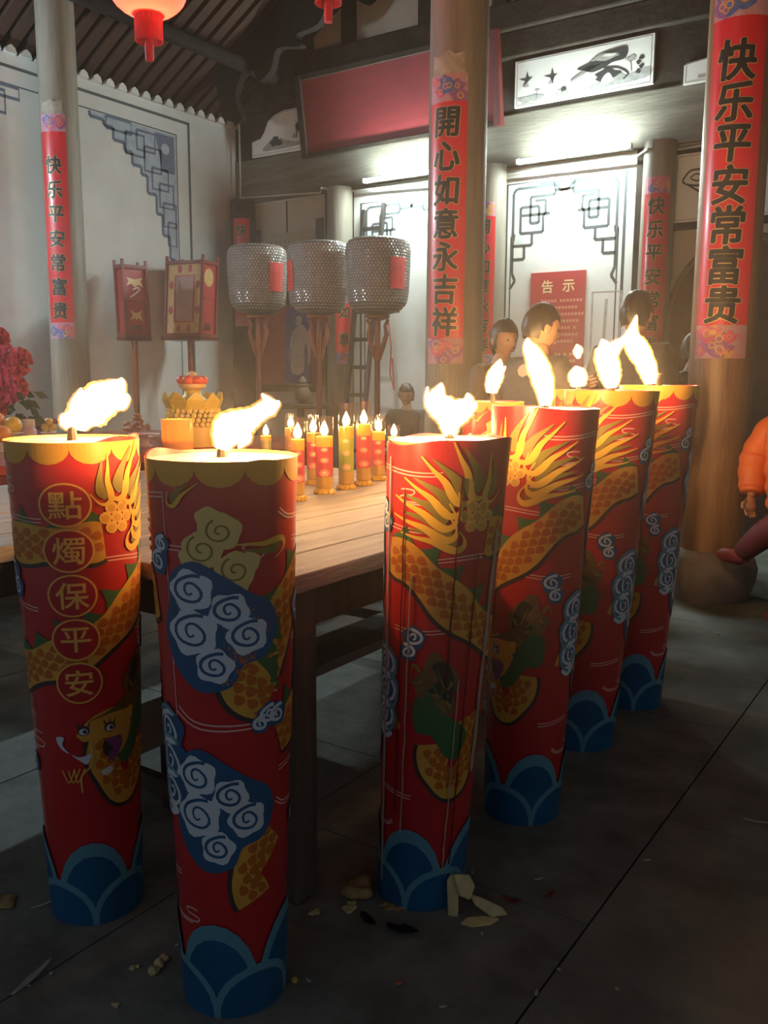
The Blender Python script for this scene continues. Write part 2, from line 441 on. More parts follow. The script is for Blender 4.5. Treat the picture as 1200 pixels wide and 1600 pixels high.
def fret_panel(x0, x1, zt, zb):
    """double border line with interlaced fret in both upper corners"""
    fr = Flat(); w = .028
    fr.ribbon('l', [(x0 + .10, zb), (x0 + .10, zt - .12), (x1 - .10, zt - .12), (x1 - .10, zb)], .03)
    fr.ribbon('l', [(x0 + .155, zb), (x0 + .155, zt - .62), (x0 + .19, zt - .66), (x0 + .19, zt - .60)], .014)
    fr.ribbon('l', [(x1 - .155, zb), (x1 - .155, zt - .62), (x1 - .19, zt - .66), (x1 - .19, zt - .60)], .014)
    for s, cx in ((1, x0 + .15), (-1, x1 - .15)):
        P = lambda a, b: (cx + s * a * 1.15, zt - .17 - b * 1.3)
        fr.poly('w', [P(0, 0), P(.40, 0), P(.40, .08), P(.30, .16), P(.20, .24), P(.12, .40), P(0, .40)], 0)
        for pl in ([(0.02, .45), (.02, .03), (.05, 0), (.40, 0), (.40, .07), (.18, .07), (.18, .26), (.26, .26), (.26, .14), (.09, .14), (.09, .33), (.30, .33), (.30, .20), (.36, .20)],
                   [(.40, .04), (.52, .04), (.57, -.02), (.70, -.02)], [(.02, .42), (.20, .42), (.20, .34)], [(.10, .20), (.32, .20), (.32, .10), (.22, .10)], [(.02, .52), (.13, .52), (.13, .42)], [(.02, .45), (.02, .62), (.05, .68), (.0, .74)]):
            for a, b in zip(pl, pl[1:]): fr.ribbon('l', [P(*a), P(*b)], w, 1)
    fr.ribbon('l', [(x0 + .8, zt - .15), (x1 - .8, zt - .15)], .016)
    fr.build(lambda a, b, o: (a, YB - .0125 - o, b), {'l': ('fret_ornament', M_paint), 'w': ('fret_wash', mat('fret_pale', (.55, .60, .60), .8))}, wb, mx=0)


fret_panel(-6.02, -4.50, 3.32, .4); fret_panel(-4.23, -2.82, 3.32, .4)
# other walls
struct(MB().box((XR, 3.0, 0), (XR + .2, YB + .2, 6.3)).build('wall_right', M_plaster))

# roof: pitched from left wall up to a ridge, and down again
RG = -3.2; TP = math.tan(R_(30)); zr = lambda x: 4.36 + (min(x, 2 * RG - x) - XL) * TP
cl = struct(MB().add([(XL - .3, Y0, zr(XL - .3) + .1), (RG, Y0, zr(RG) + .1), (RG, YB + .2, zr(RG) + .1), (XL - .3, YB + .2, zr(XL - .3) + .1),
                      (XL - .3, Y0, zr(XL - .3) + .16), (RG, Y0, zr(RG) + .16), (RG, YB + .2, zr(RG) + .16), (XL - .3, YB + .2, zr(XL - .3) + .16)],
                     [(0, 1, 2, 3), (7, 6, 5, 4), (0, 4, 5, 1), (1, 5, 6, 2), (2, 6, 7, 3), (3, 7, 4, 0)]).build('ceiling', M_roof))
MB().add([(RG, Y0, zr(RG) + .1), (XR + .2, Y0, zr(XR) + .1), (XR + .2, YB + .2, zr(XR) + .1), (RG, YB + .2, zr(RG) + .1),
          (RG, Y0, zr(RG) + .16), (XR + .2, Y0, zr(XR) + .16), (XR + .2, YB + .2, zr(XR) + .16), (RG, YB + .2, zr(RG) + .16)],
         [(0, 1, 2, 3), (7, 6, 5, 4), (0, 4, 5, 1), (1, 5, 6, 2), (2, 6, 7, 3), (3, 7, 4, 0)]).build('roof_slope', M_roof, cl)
rm = MB().box((0, -.055, -.05), (1, .055, .05)).mesh('rafter', M_rafter)
for k in range(34):
    y = 2.6 + k * .17
    o = link('rafter', rm, cl); L = (RG - XL + .2) / math.cos(R_(30))
    o.location = (XL - .2, y, zr(XL - .2) + .045); o.rotation_euler = (0, -R_(30), 0); o.scale = (L, 1, 1)
for i, x in enumerate((-6.9, -5.8, -4.6)):
    z = zr(x) - .16 if i else 4.60
    b = struct(MB().tube([(x, Y0, z), (x, YB - .01, z)], .075 if i == 0 else .12, 14).build('trim_%d' % (i + 1), M_roof, None, True))
# tie beam between pillars, deep in the shade
struct(MB().box((XL, 5.25, 4.75), (XR, 5.5, 5.05)).build('trim_4', M_timber, None, bevel=.02))

# heavy carved truss end in the shade left of the plaque
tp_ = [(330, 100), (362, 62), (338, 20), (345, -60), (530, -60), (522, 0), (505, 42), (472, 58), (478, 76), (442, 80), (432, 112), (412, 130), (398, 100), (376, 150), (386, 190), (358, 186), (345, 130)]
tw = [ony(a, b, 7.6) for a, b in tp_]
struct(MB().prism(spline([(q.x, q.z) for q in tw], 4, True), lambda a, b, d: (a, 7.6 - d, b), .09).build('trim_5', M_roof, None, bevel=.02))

# arched door at the right of the back wall
dd = Flat()
x0, x1, zt = -2.44, -1.25, 2.52
arch = [(x0, 0.0), (x1, 0.0), (x1, 1.75)] + [((x0 + x1) / 2 + (x1 - x0) / 2 * math.cos(a), 1.75 + .75 * math.sin(a)) for a in np.linspace(0.1, PI - .1, 14)] + [(x0, 1.75)]
do = struct(MB().prism(arch, lambda a, b, d: (a, YB - .013 - d, b), .03).build('door_1', mat('arch_brown', (.13, .065, .035), .7, .4, 5)))
arc = [((x0 + x1) / 2 + ((x1 - x0) / 2 + .03) * math.cos(a), 1.75 + .78 * math.sin(a)) for a in np.linspace(0, PI, 22)]
MB().tube([(a, YB - .035, b) for a, b in [(x1 + .03, 0.05)] + arc + [(x0 - .03, .05)]], .035, 8).build('arch_frame', mat('arch_edge', (.20, .12, .075), .7), do, True)

# ================================================================== PILLARS


def pillar(x, y, r, m, label, top=4.75, stone=True):
    t = thing('wooden_pillar', label, 'pillar', (x, y, 0))
    zb_ = .30 if stone else 0
    MB().lathe([(r * 1.03, zb_), (r * 1.02, .8), (r, 2.2), (r * .97, top)], 40).build('shaft', m, t, True)
    if stone:
        MB().lathe([(r * 1.30, 0), (r * 1.36, .03), (r * 1.52, .12), (r * 1.55, .19), (r * 1.42, .26), (r * 1.16, .295), (r * 1.12, .30)], 40).build('stone_base', M_stone, t, True)
    return t


def couplet(px, py, r, face, zt, zb, w, text, label, csz, top_pat=True, bot_pat=True, gap=None, zt_text=None, detail=True, slant=.12):
    """red paper wrapped round a pillar; face = direction (angle) of the paper centre"""
    t = thing('couplet_banner', label, 'banner', (px, py, 0), face)
    fn = lambda a, b, o: ((r + .003 + o) * math.cos(a / r), (r + .003 + o) * math.sin(a / r), b)
    h = w / 2; fb = .0
    def sheet(name, z0, z1, m, off=0.0, hw=h):
        n = 18; mb = MB(); vs = []; fs = []
        for i in range(n + 1):
            a = -hw + 2 * hw * i / n
            vs += [fn(a, z0, off), fn(a, z1, off), fn(a, z1, off - .002), fn(a, z0, off - .002)]
        for i in range(n):
            for j in range(4): fs.append((i * 4 + j, i * 4 + 4 + j, i * 4 + 4 + (j + 1) % 4, i * 4 + (j + 1) % 4))
        fs += [(0, 1, 2, 3), (n * 4 + 3, n * 4 + 2, n * 4 + 1, n * 4)]
        return mb.add(vs, fs).build(name, m, t, True)
    sheet('paper', zb, zt, M_red)
    pt = Flat(); ph = w * .62
    rnd = random.Random(int(abs(px * 100)))
    for on, za, zc in ((top_pat, zt - ph, zt), (bot_pat, zb, zb + ph)):
        if not on: continue
        pt.poly('pale', [(-h, za), (h, za), (h, zc), (-h, zc)], 0)
        for q in range(9):
            pt.piece('painted_swirl')
            cx = rnd.uniform(-h * .75, h * .75); cz = rnd.uniform(za + ph * .15, zc - ph * .15); rr = rnd.uniform(.12, .25) * w
            rr = max(rr, .13 * w); k = rnd.choice(['purple', 'pink', 'blue', 'gold', 'purple', 'pink'])
            pt.poly(k, [(max(-h, min(h, a)), max(za, min(zc, b))) for a, b in [(cx + rr * (1 + .25 * math.sin(5 * u)) * math.cos(u), cz + rr * .7 * (1 + .25 * math.cos(4 * u)) * math.sin(u)) for u in np.linspace(0, 2 * PI, 18, endpoint=False)]], 1 + q % 6)
            pt.poly('gold', circle(cx, cz, rr * .35, 10), 7); pt.poly(k, circle(cx, cz, rr * .2, 10), 8)
    pt.cur = None
    if detail:
        for cx, cz, ww, hh in ((0, zt + w * .25, .9, .5),):
            if top_pat: pt.poly('torn', [(cx + h * ww * a, cz + w * hh * b) for a, b in ((-1, -.5), (1, -.5), (.9, .1), (.95, .5), (.4, .35), (.1, .55), (-.5, .3), (-.95, .45), (-.9, 0))], 0)
    pt.build(fn, {'pale': ('patterned_end', M_pat[4]), 'purple': ('painted_swirl', M_pat[0]), 'pink': ('painted_swirl', M_pat[1]), 'blue': ('painted_swirl', M_pat[2]), 'gold': ('painted_swirl', M_pat[3]), 'torn': ('torn_paper', M_torn)}, t, mx=.03)
    n = len(text); z1 = (zt_text if zt_text else zt - (ph if top_pat else 0) * 1.02); z0 = zb + (ph if bot_pat else 0) * 1.02
    step = (z1 - z0) / n
    for i, ch in enumerate(text):
        zc = z1 - step * (i + .5)
        for bold, m, off, nm in ((.062, M_gold, .0014, 'gold_outline'), (.036, M_black, .003, 'character')):
            s = csz; V3 = []; F3 = []
            for kk, (vs, fs) in enumerate(fat(ch, bold, 8 if nm == 'gold_outline' else 6, .75)):
                pts = [((v[0] + slant * v[1] * .5) * s * .92, zc + (v[1] - slant * .25 * v[0]) * s * .98) for v in vs]
                v2, f2 = refine(pts, fs, .03); o_ = len(V3)
                V3 += [fn(a, b, off + kk * .0001) for a, b in v2]; F3 += [tuple(i + o_ for i in f) for f in f2]
            me = bpy.data.meshes.new(nm); me.from_pydata(V3, [], F3); me.materials.append(m); me.update()
            if nm == 'gold_outline': g = link('character', me, t); me.name = 'character'
            else: link('ink_stroke', me, g)
    return t


def facing(x, y, extra=0.0): return math.atan2(-y, -x) + extra


PM = ony(712, 400, 5.4); PR_ = Vector((-1.30, 5.45, 0)); PL = Vector((-7.2, 5.36, 0))
RM, RR, RL = .195, .178, .172
pillar(PM.x, 5.4, RM, M_pillarg, 'tall grey wooden pillar pasted with a couplet starting with the character 開')
pillar(PR_.x, PR_.y, RR, M_pillar, 'brown wooden pillar on a bulging stone drum beside the child in orange')
pillar(PL.x, PL.y, RL, M_pillarg, 'weathered wooden pillar standing close to the plaster wall with the blue fret corner')
zm = lambda y: ony(700, y, 5.4 - RM).z
couplet(PM.x, 5.4, RM, facing(PM.x, 5.4, -R_(22)), zm(115), zm(568), .27, '開心如意永吉祥', 'red couplet paper with black characters ending in 祥 on the grey pillar', .205, zt_text=zm(163))
zq = lambda y: at(1130, y, math.hypot(PR_.x, PR_.y) - RR).z
couplet(PR_.x, PR_.y, RR, facing(PR_.x, PR_.y, -R_(5)), zq(-30), zq(560), .30, '快乐平安常富贵', 'red couplet paper with gold-edged characters on the brown pillar above the stone drum', .222, zt_text=zq(62))
zl = lambda y: at(115, y, math.hypot(PL.x, PL.y) - RL).z
couplet(PL.x, PL.y, RL, facing(PL.x, PL.y, -R_(24)), zl(180), zl(530), .24, '快乐平安常富贵', 'narrow red couplet paper peeling at the ends on the pillar near the blue fret corner', .165, zt_text=zl(240))
# engaged columns on the back wall
for px, r, m, lab in ((381, .15, M_timber, 'dark round column in the corner of the back wall'), (531, .145, M_pillarg, 'round column on the back wall between the cream bay and the first fret panel'), (766, .15, M_pillarg, 'back wall column half hidden behind the tall grey pillar'), (1024, .145, M_pillarg, 'round back wall column next to the scroll painting')):
    p = ony(px, 400, YB - .17); pillar(p.x, YB - .17, r, m, lab, 3.36, False)
    if px == 381:
        couplet(p.x, YB - .17, r, facing(p.x, YB, -R_(10)), 3.15, 1.9, .2, '快乐平安', 'dim red couplet paper on the corner column behind the beaded lanterns', .14, False, True, detail=False)
    elif px == 531:
        couplet(p.x, YB - .17, r, facing(p.x, YB, R_(20)), 2.75, 1.45, .2, '吉祥如意', 'red couplet paper low on the column behind the middle beaded lantern', .14, False, True, detail=False)
    elif px == 766:
        couplet(p.x, YB - .17, r, facing(p.x, YB, -R_(25)), 3.0, 1.4, .22, '開心如意永吉祥', 'red couplet paper on the wall column just behind the grey pillar', .15, True, True, detail=False)
    else:
        couplet(p.x, YB - .17, r, facing(p.x, YB, -R_(5)), 3.05, 1.5, .23, '快乐平安常富贵', 'dull red couplet paper on the wall column beside the scroll painting', .16, True, False, detail=False)

# ================================================================== LIGHT FIXTURES
M_tube = mat('tube_glow', (0.9, 1.0, 0.97), 0.4, emit=TUBE_W, ecol=(0.84, 1.0, 0.95))


def tube_lamp(p, q, label, nrm, tm=None):
    p = Vector(p); q = Vector(q); n = Vector(nrm); t = thing('tube_lamp', label, 'lamp', (p + q) / 2)
    a = p - (p + q) / 2; b = -a
    MB().bar(a - n * .05, b - n * .05, .05, .035, (0, 0, 1)).build('housing', mat('lamp_housing', (.75, .75, .72), .4), t)
    MB().tube([a * .96, b * .96], .018, 12).build('tube', tm or M_tube, t, True)
    for e in (a, b): MB().bar(e * .985 - n * .05, e * .985 + n * .01, .03, .05, (0, 0, 1)).build('end_holder', mat('lamp_holder', (.6, .6, .58), .4), t)
    return t


tl = ony(808, 250, YB - .24); tr = ony(985, 231, YB - .24); zt_ = (tl.z + tr.z) / 2
tube_lamp((tl.x, YB - .24, zt_), (tr.x, YB - .24, zt_), 'lit fluorescent tube above the fret panel with the red notice', (0, -1, 0))
t1 = ony(568, 280, YB - .24)
tube_lamp((t1.x, YB - .24, zt_ + .03), (t1.x + 1.15, YB - .24, zt_ + .03), 'lit fluorescent tube above the fret panel behind the beaded lanterns', (0, -1, 0))
tube_lamp((XL + .14, 2.8, 3.3), (XL + .14, 4.0, 3.3), 'fluorescent tube fixed high on the wall with the blue fret corner', (1, 0, 0), mat('cool_tube_glow', (.85, .95, 1), .4, emit=TUBE_W * 1.8, ecol=(.72, .90, 1.0)))

# conduit
cz = 3.40
cdt = [(-7.62, YB - .12, 4.58), (-7.62, YB - .12, 3.42), (-6.42, YB - .10, 3.36), (-6.23, YB - .33, 3.35), (-6.03, YB - .10, 3.33), (-4.52, YB - .10, 3.29), (-4.32, YB - .34, 3.29), (-4.12, YB - .10, 3.28), (-2.84, YB - .10, 3.27), (-2.63, YB - .34, 3.28), (-2.42, YB - .10, 3.30), (-1.2, YB - .10, 3.33)]
tag(MB().tube(cdt, .011, 6).build('wiring_conduit', mat('conduit', (.50, .48, .42), .6)), 'thin pale wiring conduit running along the back wall lintel', 'conduit')

# ================================================================== PLAQUE AND PAINTINGS
pl = thing('wall_plaque', 'long plain red wooden plaque tilted under the upper beam', 'plaque', (-5.36, YB - .16, 3.78))
tl_ = R_(9)
pl.rotation_euler = (tl_, 0, 0)
MB().box((-1.16, -.03, 0), (1.16, 0, .74)).build('board', M_plaque, pl)
for a, b in (((-1.24, -.06, -.05), (-1.16, .02, .80)), ((1.16, -.06, -.05), (1.24, .02, .80)), ((-1.16, -.05, .74), (1.16, .02, .80)), ((-1.16, -.05, -.05), (1.16, .02, 0))):
    MB().box(a, b).build('frame_side', M_lacqd if a[0] > 1 else M_timber, pl, bevel=.006)


def painting(x0, x1, z0, z1, label, shape=None, kind='pine'):
    t = thing('ink_painting', label, 'painting', (0, 0, 0))
    pts = shape or [(x0, z0), (x1, z0), (x1, z1), (x0, z1)]
    MB().prism(pts, lambda a, b, d: (a, YB - .035 - d, b), .035).build('panel', mat('painting_ground', (.82, .83, .80), .7, .12, 3), t)
    fr = Flat()
    cxm = sum(p[0] for p in pts) / len(pts); czm = sum(p[1] for p in pts) / len(pts)
    ins = [(cxm + (a - cxm) * .965, czm + (b - czm) * .93) for a, b in pts]
    for a, b in zip(ins, ins[1:] + ins[:1]): fr.ribbon('line', [a, b], .007, 0)
    w = x1 - x0; h = z1 - z0; P = lambda a, b: (x0 + w * a, z0 + h * b)
    def blob(key, a, b, ra, rb, lay, seed, n=20, amp=.22):
        r = random.Random(seed); ph = [r.uniform(0, 6) for _ in range(3)]
        fr.poly(key, [P(a + ra * (1 + amp * math.sin(3 * u + ph[0]) + amp * .6 * math.sin(7 * u + ph[1])) * math.cos(u), b + rb * (1 + amp * math.sin(4 * u + ph[2])) * math.sin(u)) for u in np.linspace(0, 2 * PI, n, endpoint=False)], lay)
    if kind == 'pine':
        fr.piece('ink_drawing'); fr.poly('light', spline([P(.5, .12), P(.62, .2), P(.75, .22), P(.97, .36), P(.97, .16), P(.75, .1)], 4, True), 0)
        blob('mid', .70, .25, .10, .16, 1, 3); blob('dark', .68, .34, .085, .12, 2, 4); fr.poly('panelw', spline([P(.645, .16), P(.66, .32), P(.70, .38), P(.725, .2)], 4, True), 3)
        fr.poly('dark', spline([P(.47, .58), P(.55, .66), P(.62, .80), P(.75, .86), P(.82, .84), P(.81, .62), P(.72, .58), P(.66, .50), P(.58, .45), P(.52, .52)], 5, True), 2)
        blob('mid', .66, .72, .09, .07, 3, 9); blob('panelw', .7, .74, .05, .03, 4, 2)
        for k in range(5): fr.ribbon('dark', [P(.55 + .02 * k, .6), P(.46 - .01 * k, .45 - .03 * k), P(.38 + .02 * k, .3 + .04 * k)], .006, 2, True)
        fr.ribbon('dark', spline([P(.66, .5), P(.76, .45), P(.83, .3), P(.8, .2)], 5), .016, 2)
        fr.piece('ink_shrub'); fr.ribbon('dark', [P(.845, .55), P(.855, .32)], .006, 2); blob('mid', .85, .58, .035, .06, 2, 6)
        for k in range(4): blob('dark', .90 + .02 * (k % 2), .3 + .09 * k, .017, .045, 2, 30 + k)
        for a, b, s in ((.27, .52, 1), (.08, .55, -1)):
            fr.piece('ink_bird'); fr.poly('dark', [P(a - .05, b + .05), P(a, b), P(a + .02 * s, b - .14), P(a + .035, b), P(a + .06, b + .06), P(a + .03, b + .05), P(a + .015, b + .2), P(a + .005, b + .05)], 2)
            blob('light', a + .01, b - .1, .02, .05, 1, 5)
        fr.piece('ink_shrub'); blob('mid', .36, .16, .045, .08, 1, 12); blob('dark', .375, .22, .02, .05, 2, 13); fr.piece('ink_shrub'); blob('light', .12, .14, .1, .08, 1, 14); fr.ribbon('dark', [P(.17, .12), P(.175, .3)], .005, 2); blob('mid', .175, .3, .02, .025, 2, 8)
    elif kind == 'rock':
        fr.piece('ink_drawing'); fr.poly('mid', spline([P(.2, .12), P(.3, .3), P(.45, .42), P(.6, .3), P(.78, .22), P(.95, .2), P(.9, .12), P(.5, .1)], 4, True), 1)
        blob('dark', .45, .3, .10, .13, 2, 5); blob('panelw', .52, .42, .04, .09, 3, 7); blob('dark', .86, .55, .09, .1, 2, 8); fr.ribbon('dark', spline([P(.8, .3), P(.84, .55), P(.93, .85)], 5), .012, 2)
        for k in range(5): blob('mid', .78 + .04 * k, .35 + .1 * (k % 3), .04, .06, 1, 50 + k)
    elif kind == 'scroll':
        fr.piece('ink_drawing'); fr.ribbon('dark', spline([P(.06, .62), P(.12, .75), P(.24, .72), P(.27, .6), P(.18, .52), P(.08, .56), P(.06, .62)], 5), .016, 2)
        fr.ribbon('dark', spline([P(.11, .63), P(.15, .69), P(.2, .65), P(.17, .59), P(.12, .62)], 5), .012, 2)
        fr.ribbon('dark', [P(.10, .54), P(.46, .06)], .016, 2); fr.ribbon('dark', [P(.27, .66), P(.52, .18)], .016, 2); fr.ribbon('dark', [P(.46, .06), P(.52, .18)], .014, 2)
        fr.ribbon('mid', spline([P(.24, .74), P(.45, .9), P(.9, .97)], 6), .05, 1); fr.ribbon('dark', spline([P(.24, .77), P(.45, .94), P(.95, .99)], 6), .008, 2); fr.ribbon('dark', spline([P(.27, .7), P(.47, .85), P(.95, .93)], 6), .008, 2)
        for k in range(7): blob('mid', .30 + .03 * k, .46 - .05 * k, .02, .04, 2, 70 + k)
    elif kind == 'shore':
        fr.piece('ink_drawing'); blob('mid', .42, .16, .14, .1, 1, 21); blob('dark', .36, .26, .07, .1, 2, 22); fr.ribbon('light', [P(.1, .1), P(.9, .13)], .03, 0)
    fr.build(lambda a, b, o: (a, YB - .0706 - o, b), {'line': ('border_line', M_inkm), 'dark': ('ink_drawing', M_ink), 'mid': ('ink_drawing', M_inkm), 'light': ('ink_drawing', M_inkl), 'panelw': ('ink_drawing', M_white)}, t, mx=0)
    return t


painting(-4.05, -2.70, 3.90, 4.32, 'ink painting of a pine branch, rock and two birds above the tube lamp')
painting(-7.47, -6.62, 3.87, 4.33, 'small ink painting with a stepped curved edge beside the red plaque', [(-7.47, 3.87), (-6.62, 3.87), (-6.62, 4.33), (-6.98, 4.33), (-7.12, 4.30), (-7.22, 4.24), (-7.28, 4.13), (-7.34, 4.06), (-7.47, 4.04)], 'rock')
painting(-2.43, -1.2, 3.84, 4.33, 'ink painting with an S-curved top edge behind the brown pillar', [(-2.43, 3.84), (-1.2, 3.84), (-1.2, 4.36), (-1.75, 4.36), (-1.92, 4.32), (-2.05, 4.22), (-2.13, 4.08), (-2.24, 4.02), (-2.43, 4.0)], 'shore')
painting(-2.46, -1.25, 2.68, 3.26, 'ink drawing of a rolled scroll above the arched door', None, 'scroll')
for a, b in (((-2.52, YB - .05, 2.62), (-1.2, YB, 2.68)), ((-2.52, YB - .05, 3.26), (-1.2, YB, 3.32))): MB().box(a, b).build('scroll_frame', M_timber, wb)

# red notice
nt_ = thing('paper_notice', 'red paper notice headed 告示 on the white fret panel', 'notice', (0, 0, 0))
MB().box((-3.84, YB - .03, 1.38), (-3.27, YB - .0145, 2.33)).build('sheet', mat('notice_red', (.50, .045, .055), .3, coat=.4), nt_)
for ch, cx in (('告', -3.66), ('示', -3.44)):
    V3 = []; F3 = []
    for kk, (vs, fs) in enumerate(fat(ch, .022, 5)):
        o_ = len(V3); V3 += [(cx + v[0] * .13, YB - .0308 - kk * .0002, 2.19 + v[1] * .13) for v in vs]; F3 += [tuple(i + o_ for i in f) for f in fs]
    me = bpy.data.meshes.new('character'); me.from_pydata(V3, [], F3); me.materials.append(mat('notice_letter', (.90, .66, .38), .5)); link('character', me, nt_)
nf = Flat(); rn = random.Random(4)
for j, (a, b) in enumerate(((.12, .52), (.03, .5), (.03, .54), (.03, .5), (.03, .48), (.05, .5), (.03, .46), (.28, .5), (.3, .48))):
    z = 2.04 - j * .065 - (.06 if j > 6 else 0); x = -3.84 + a
    while x < -3.84 + b: nf.poly('m', [(x, z), (x + .024, z), (x + .024, z + .026), (x, z + .026)]); x += .034 if rn.random() > .08 else .06
nf.build(lambda a, b, o: (a, YB - .0305 - o, b), {'m': ('print_lines', mat('notice_print', (.72, .26, .22), .5))}, nt_, mx=0)[0]['kind'] = 'stuff'
# faint old frame mark beside the notice
nm = Flat(); nm.ribbon('m', [(-3.2, 1.5), (-3.2, 2.12), (-2.92, 2.12), (-2.92, 1.5)], .02); nm.ribbon('m', [(-3.08, 1.5), (-3.06, 2.05)], .03)
nm.build(lambda a, b, o: (a, YB - .0127 - o, b), {'m': ('wall_stain', mat('stain_grey', (.52, .52, .49), .9, .4, 30))}, wb, mx=0)

# ================================================================== GIANT CANDLES
H0 = 1.16; RT, RB = .148, .105; SM = .127       # reference height, radii, metres of print per radian
M_cred = mat('candle_red', (.50, .022, .022), .33, .18, 5, coat=.25)
PC = {'rim': ('scalloped_rim_band', mat('print_rim_gold', (.62, .32, .04), .4)),
      'gold': ('gold_print', mat('print_gold', (.74, .42, .08), .4)),
      'orange': ('dragon_body', mat('print_orange', (.70, .36, .05), .4, .25, 9)),
      'scale': ('dragon_scales', mat('print_scale', (.46, .12, .012), .45)),
      'green': ('green_crest', mat('print_green', (.055, .13, .04), .45)),
      'olive': ('flame_motif_shade', mat('print_olive', (.22, .17, .03), .45)),
      'yellow': ('flame_motif', mat('print_yellow', (.70, .42, .05), .4)),
      'blue': ('cloud_motif', mat('print_blue', (.035, .11, .23), .4, .3, 10)),
      'teal': ('wave_motif', mat('print_wave', (.012, .11, .24), .4, .35, 8)),
      'lblue': ('wave_edge', mat('print_lightblue', (.10, .26, .33), .45)),
      'white': ('cloud_highlight', mat('print_white', (.56, .62, .64), .45)),
      'line': ('thin_outline', mat('print_line', (.72, .42, .34), .45)),
      'ycloud': ('yellow_cloud_motif', mat('print_ycloud', (.66, .50, .16), .45)),
      'dark': ('dark_print', mat('print_dark', (.05, .035, .03), .45)),
      'med': ('medallion', mat('print_medallion', (.40, .015, .015), .4)),
      'violet': ('violet_print', mat('print_violet', (.20, .06, .16), .45)),
      'brown': ('dragon_claw', mat('print_brown', (.20, .11, .035), .5, .4, 30))}


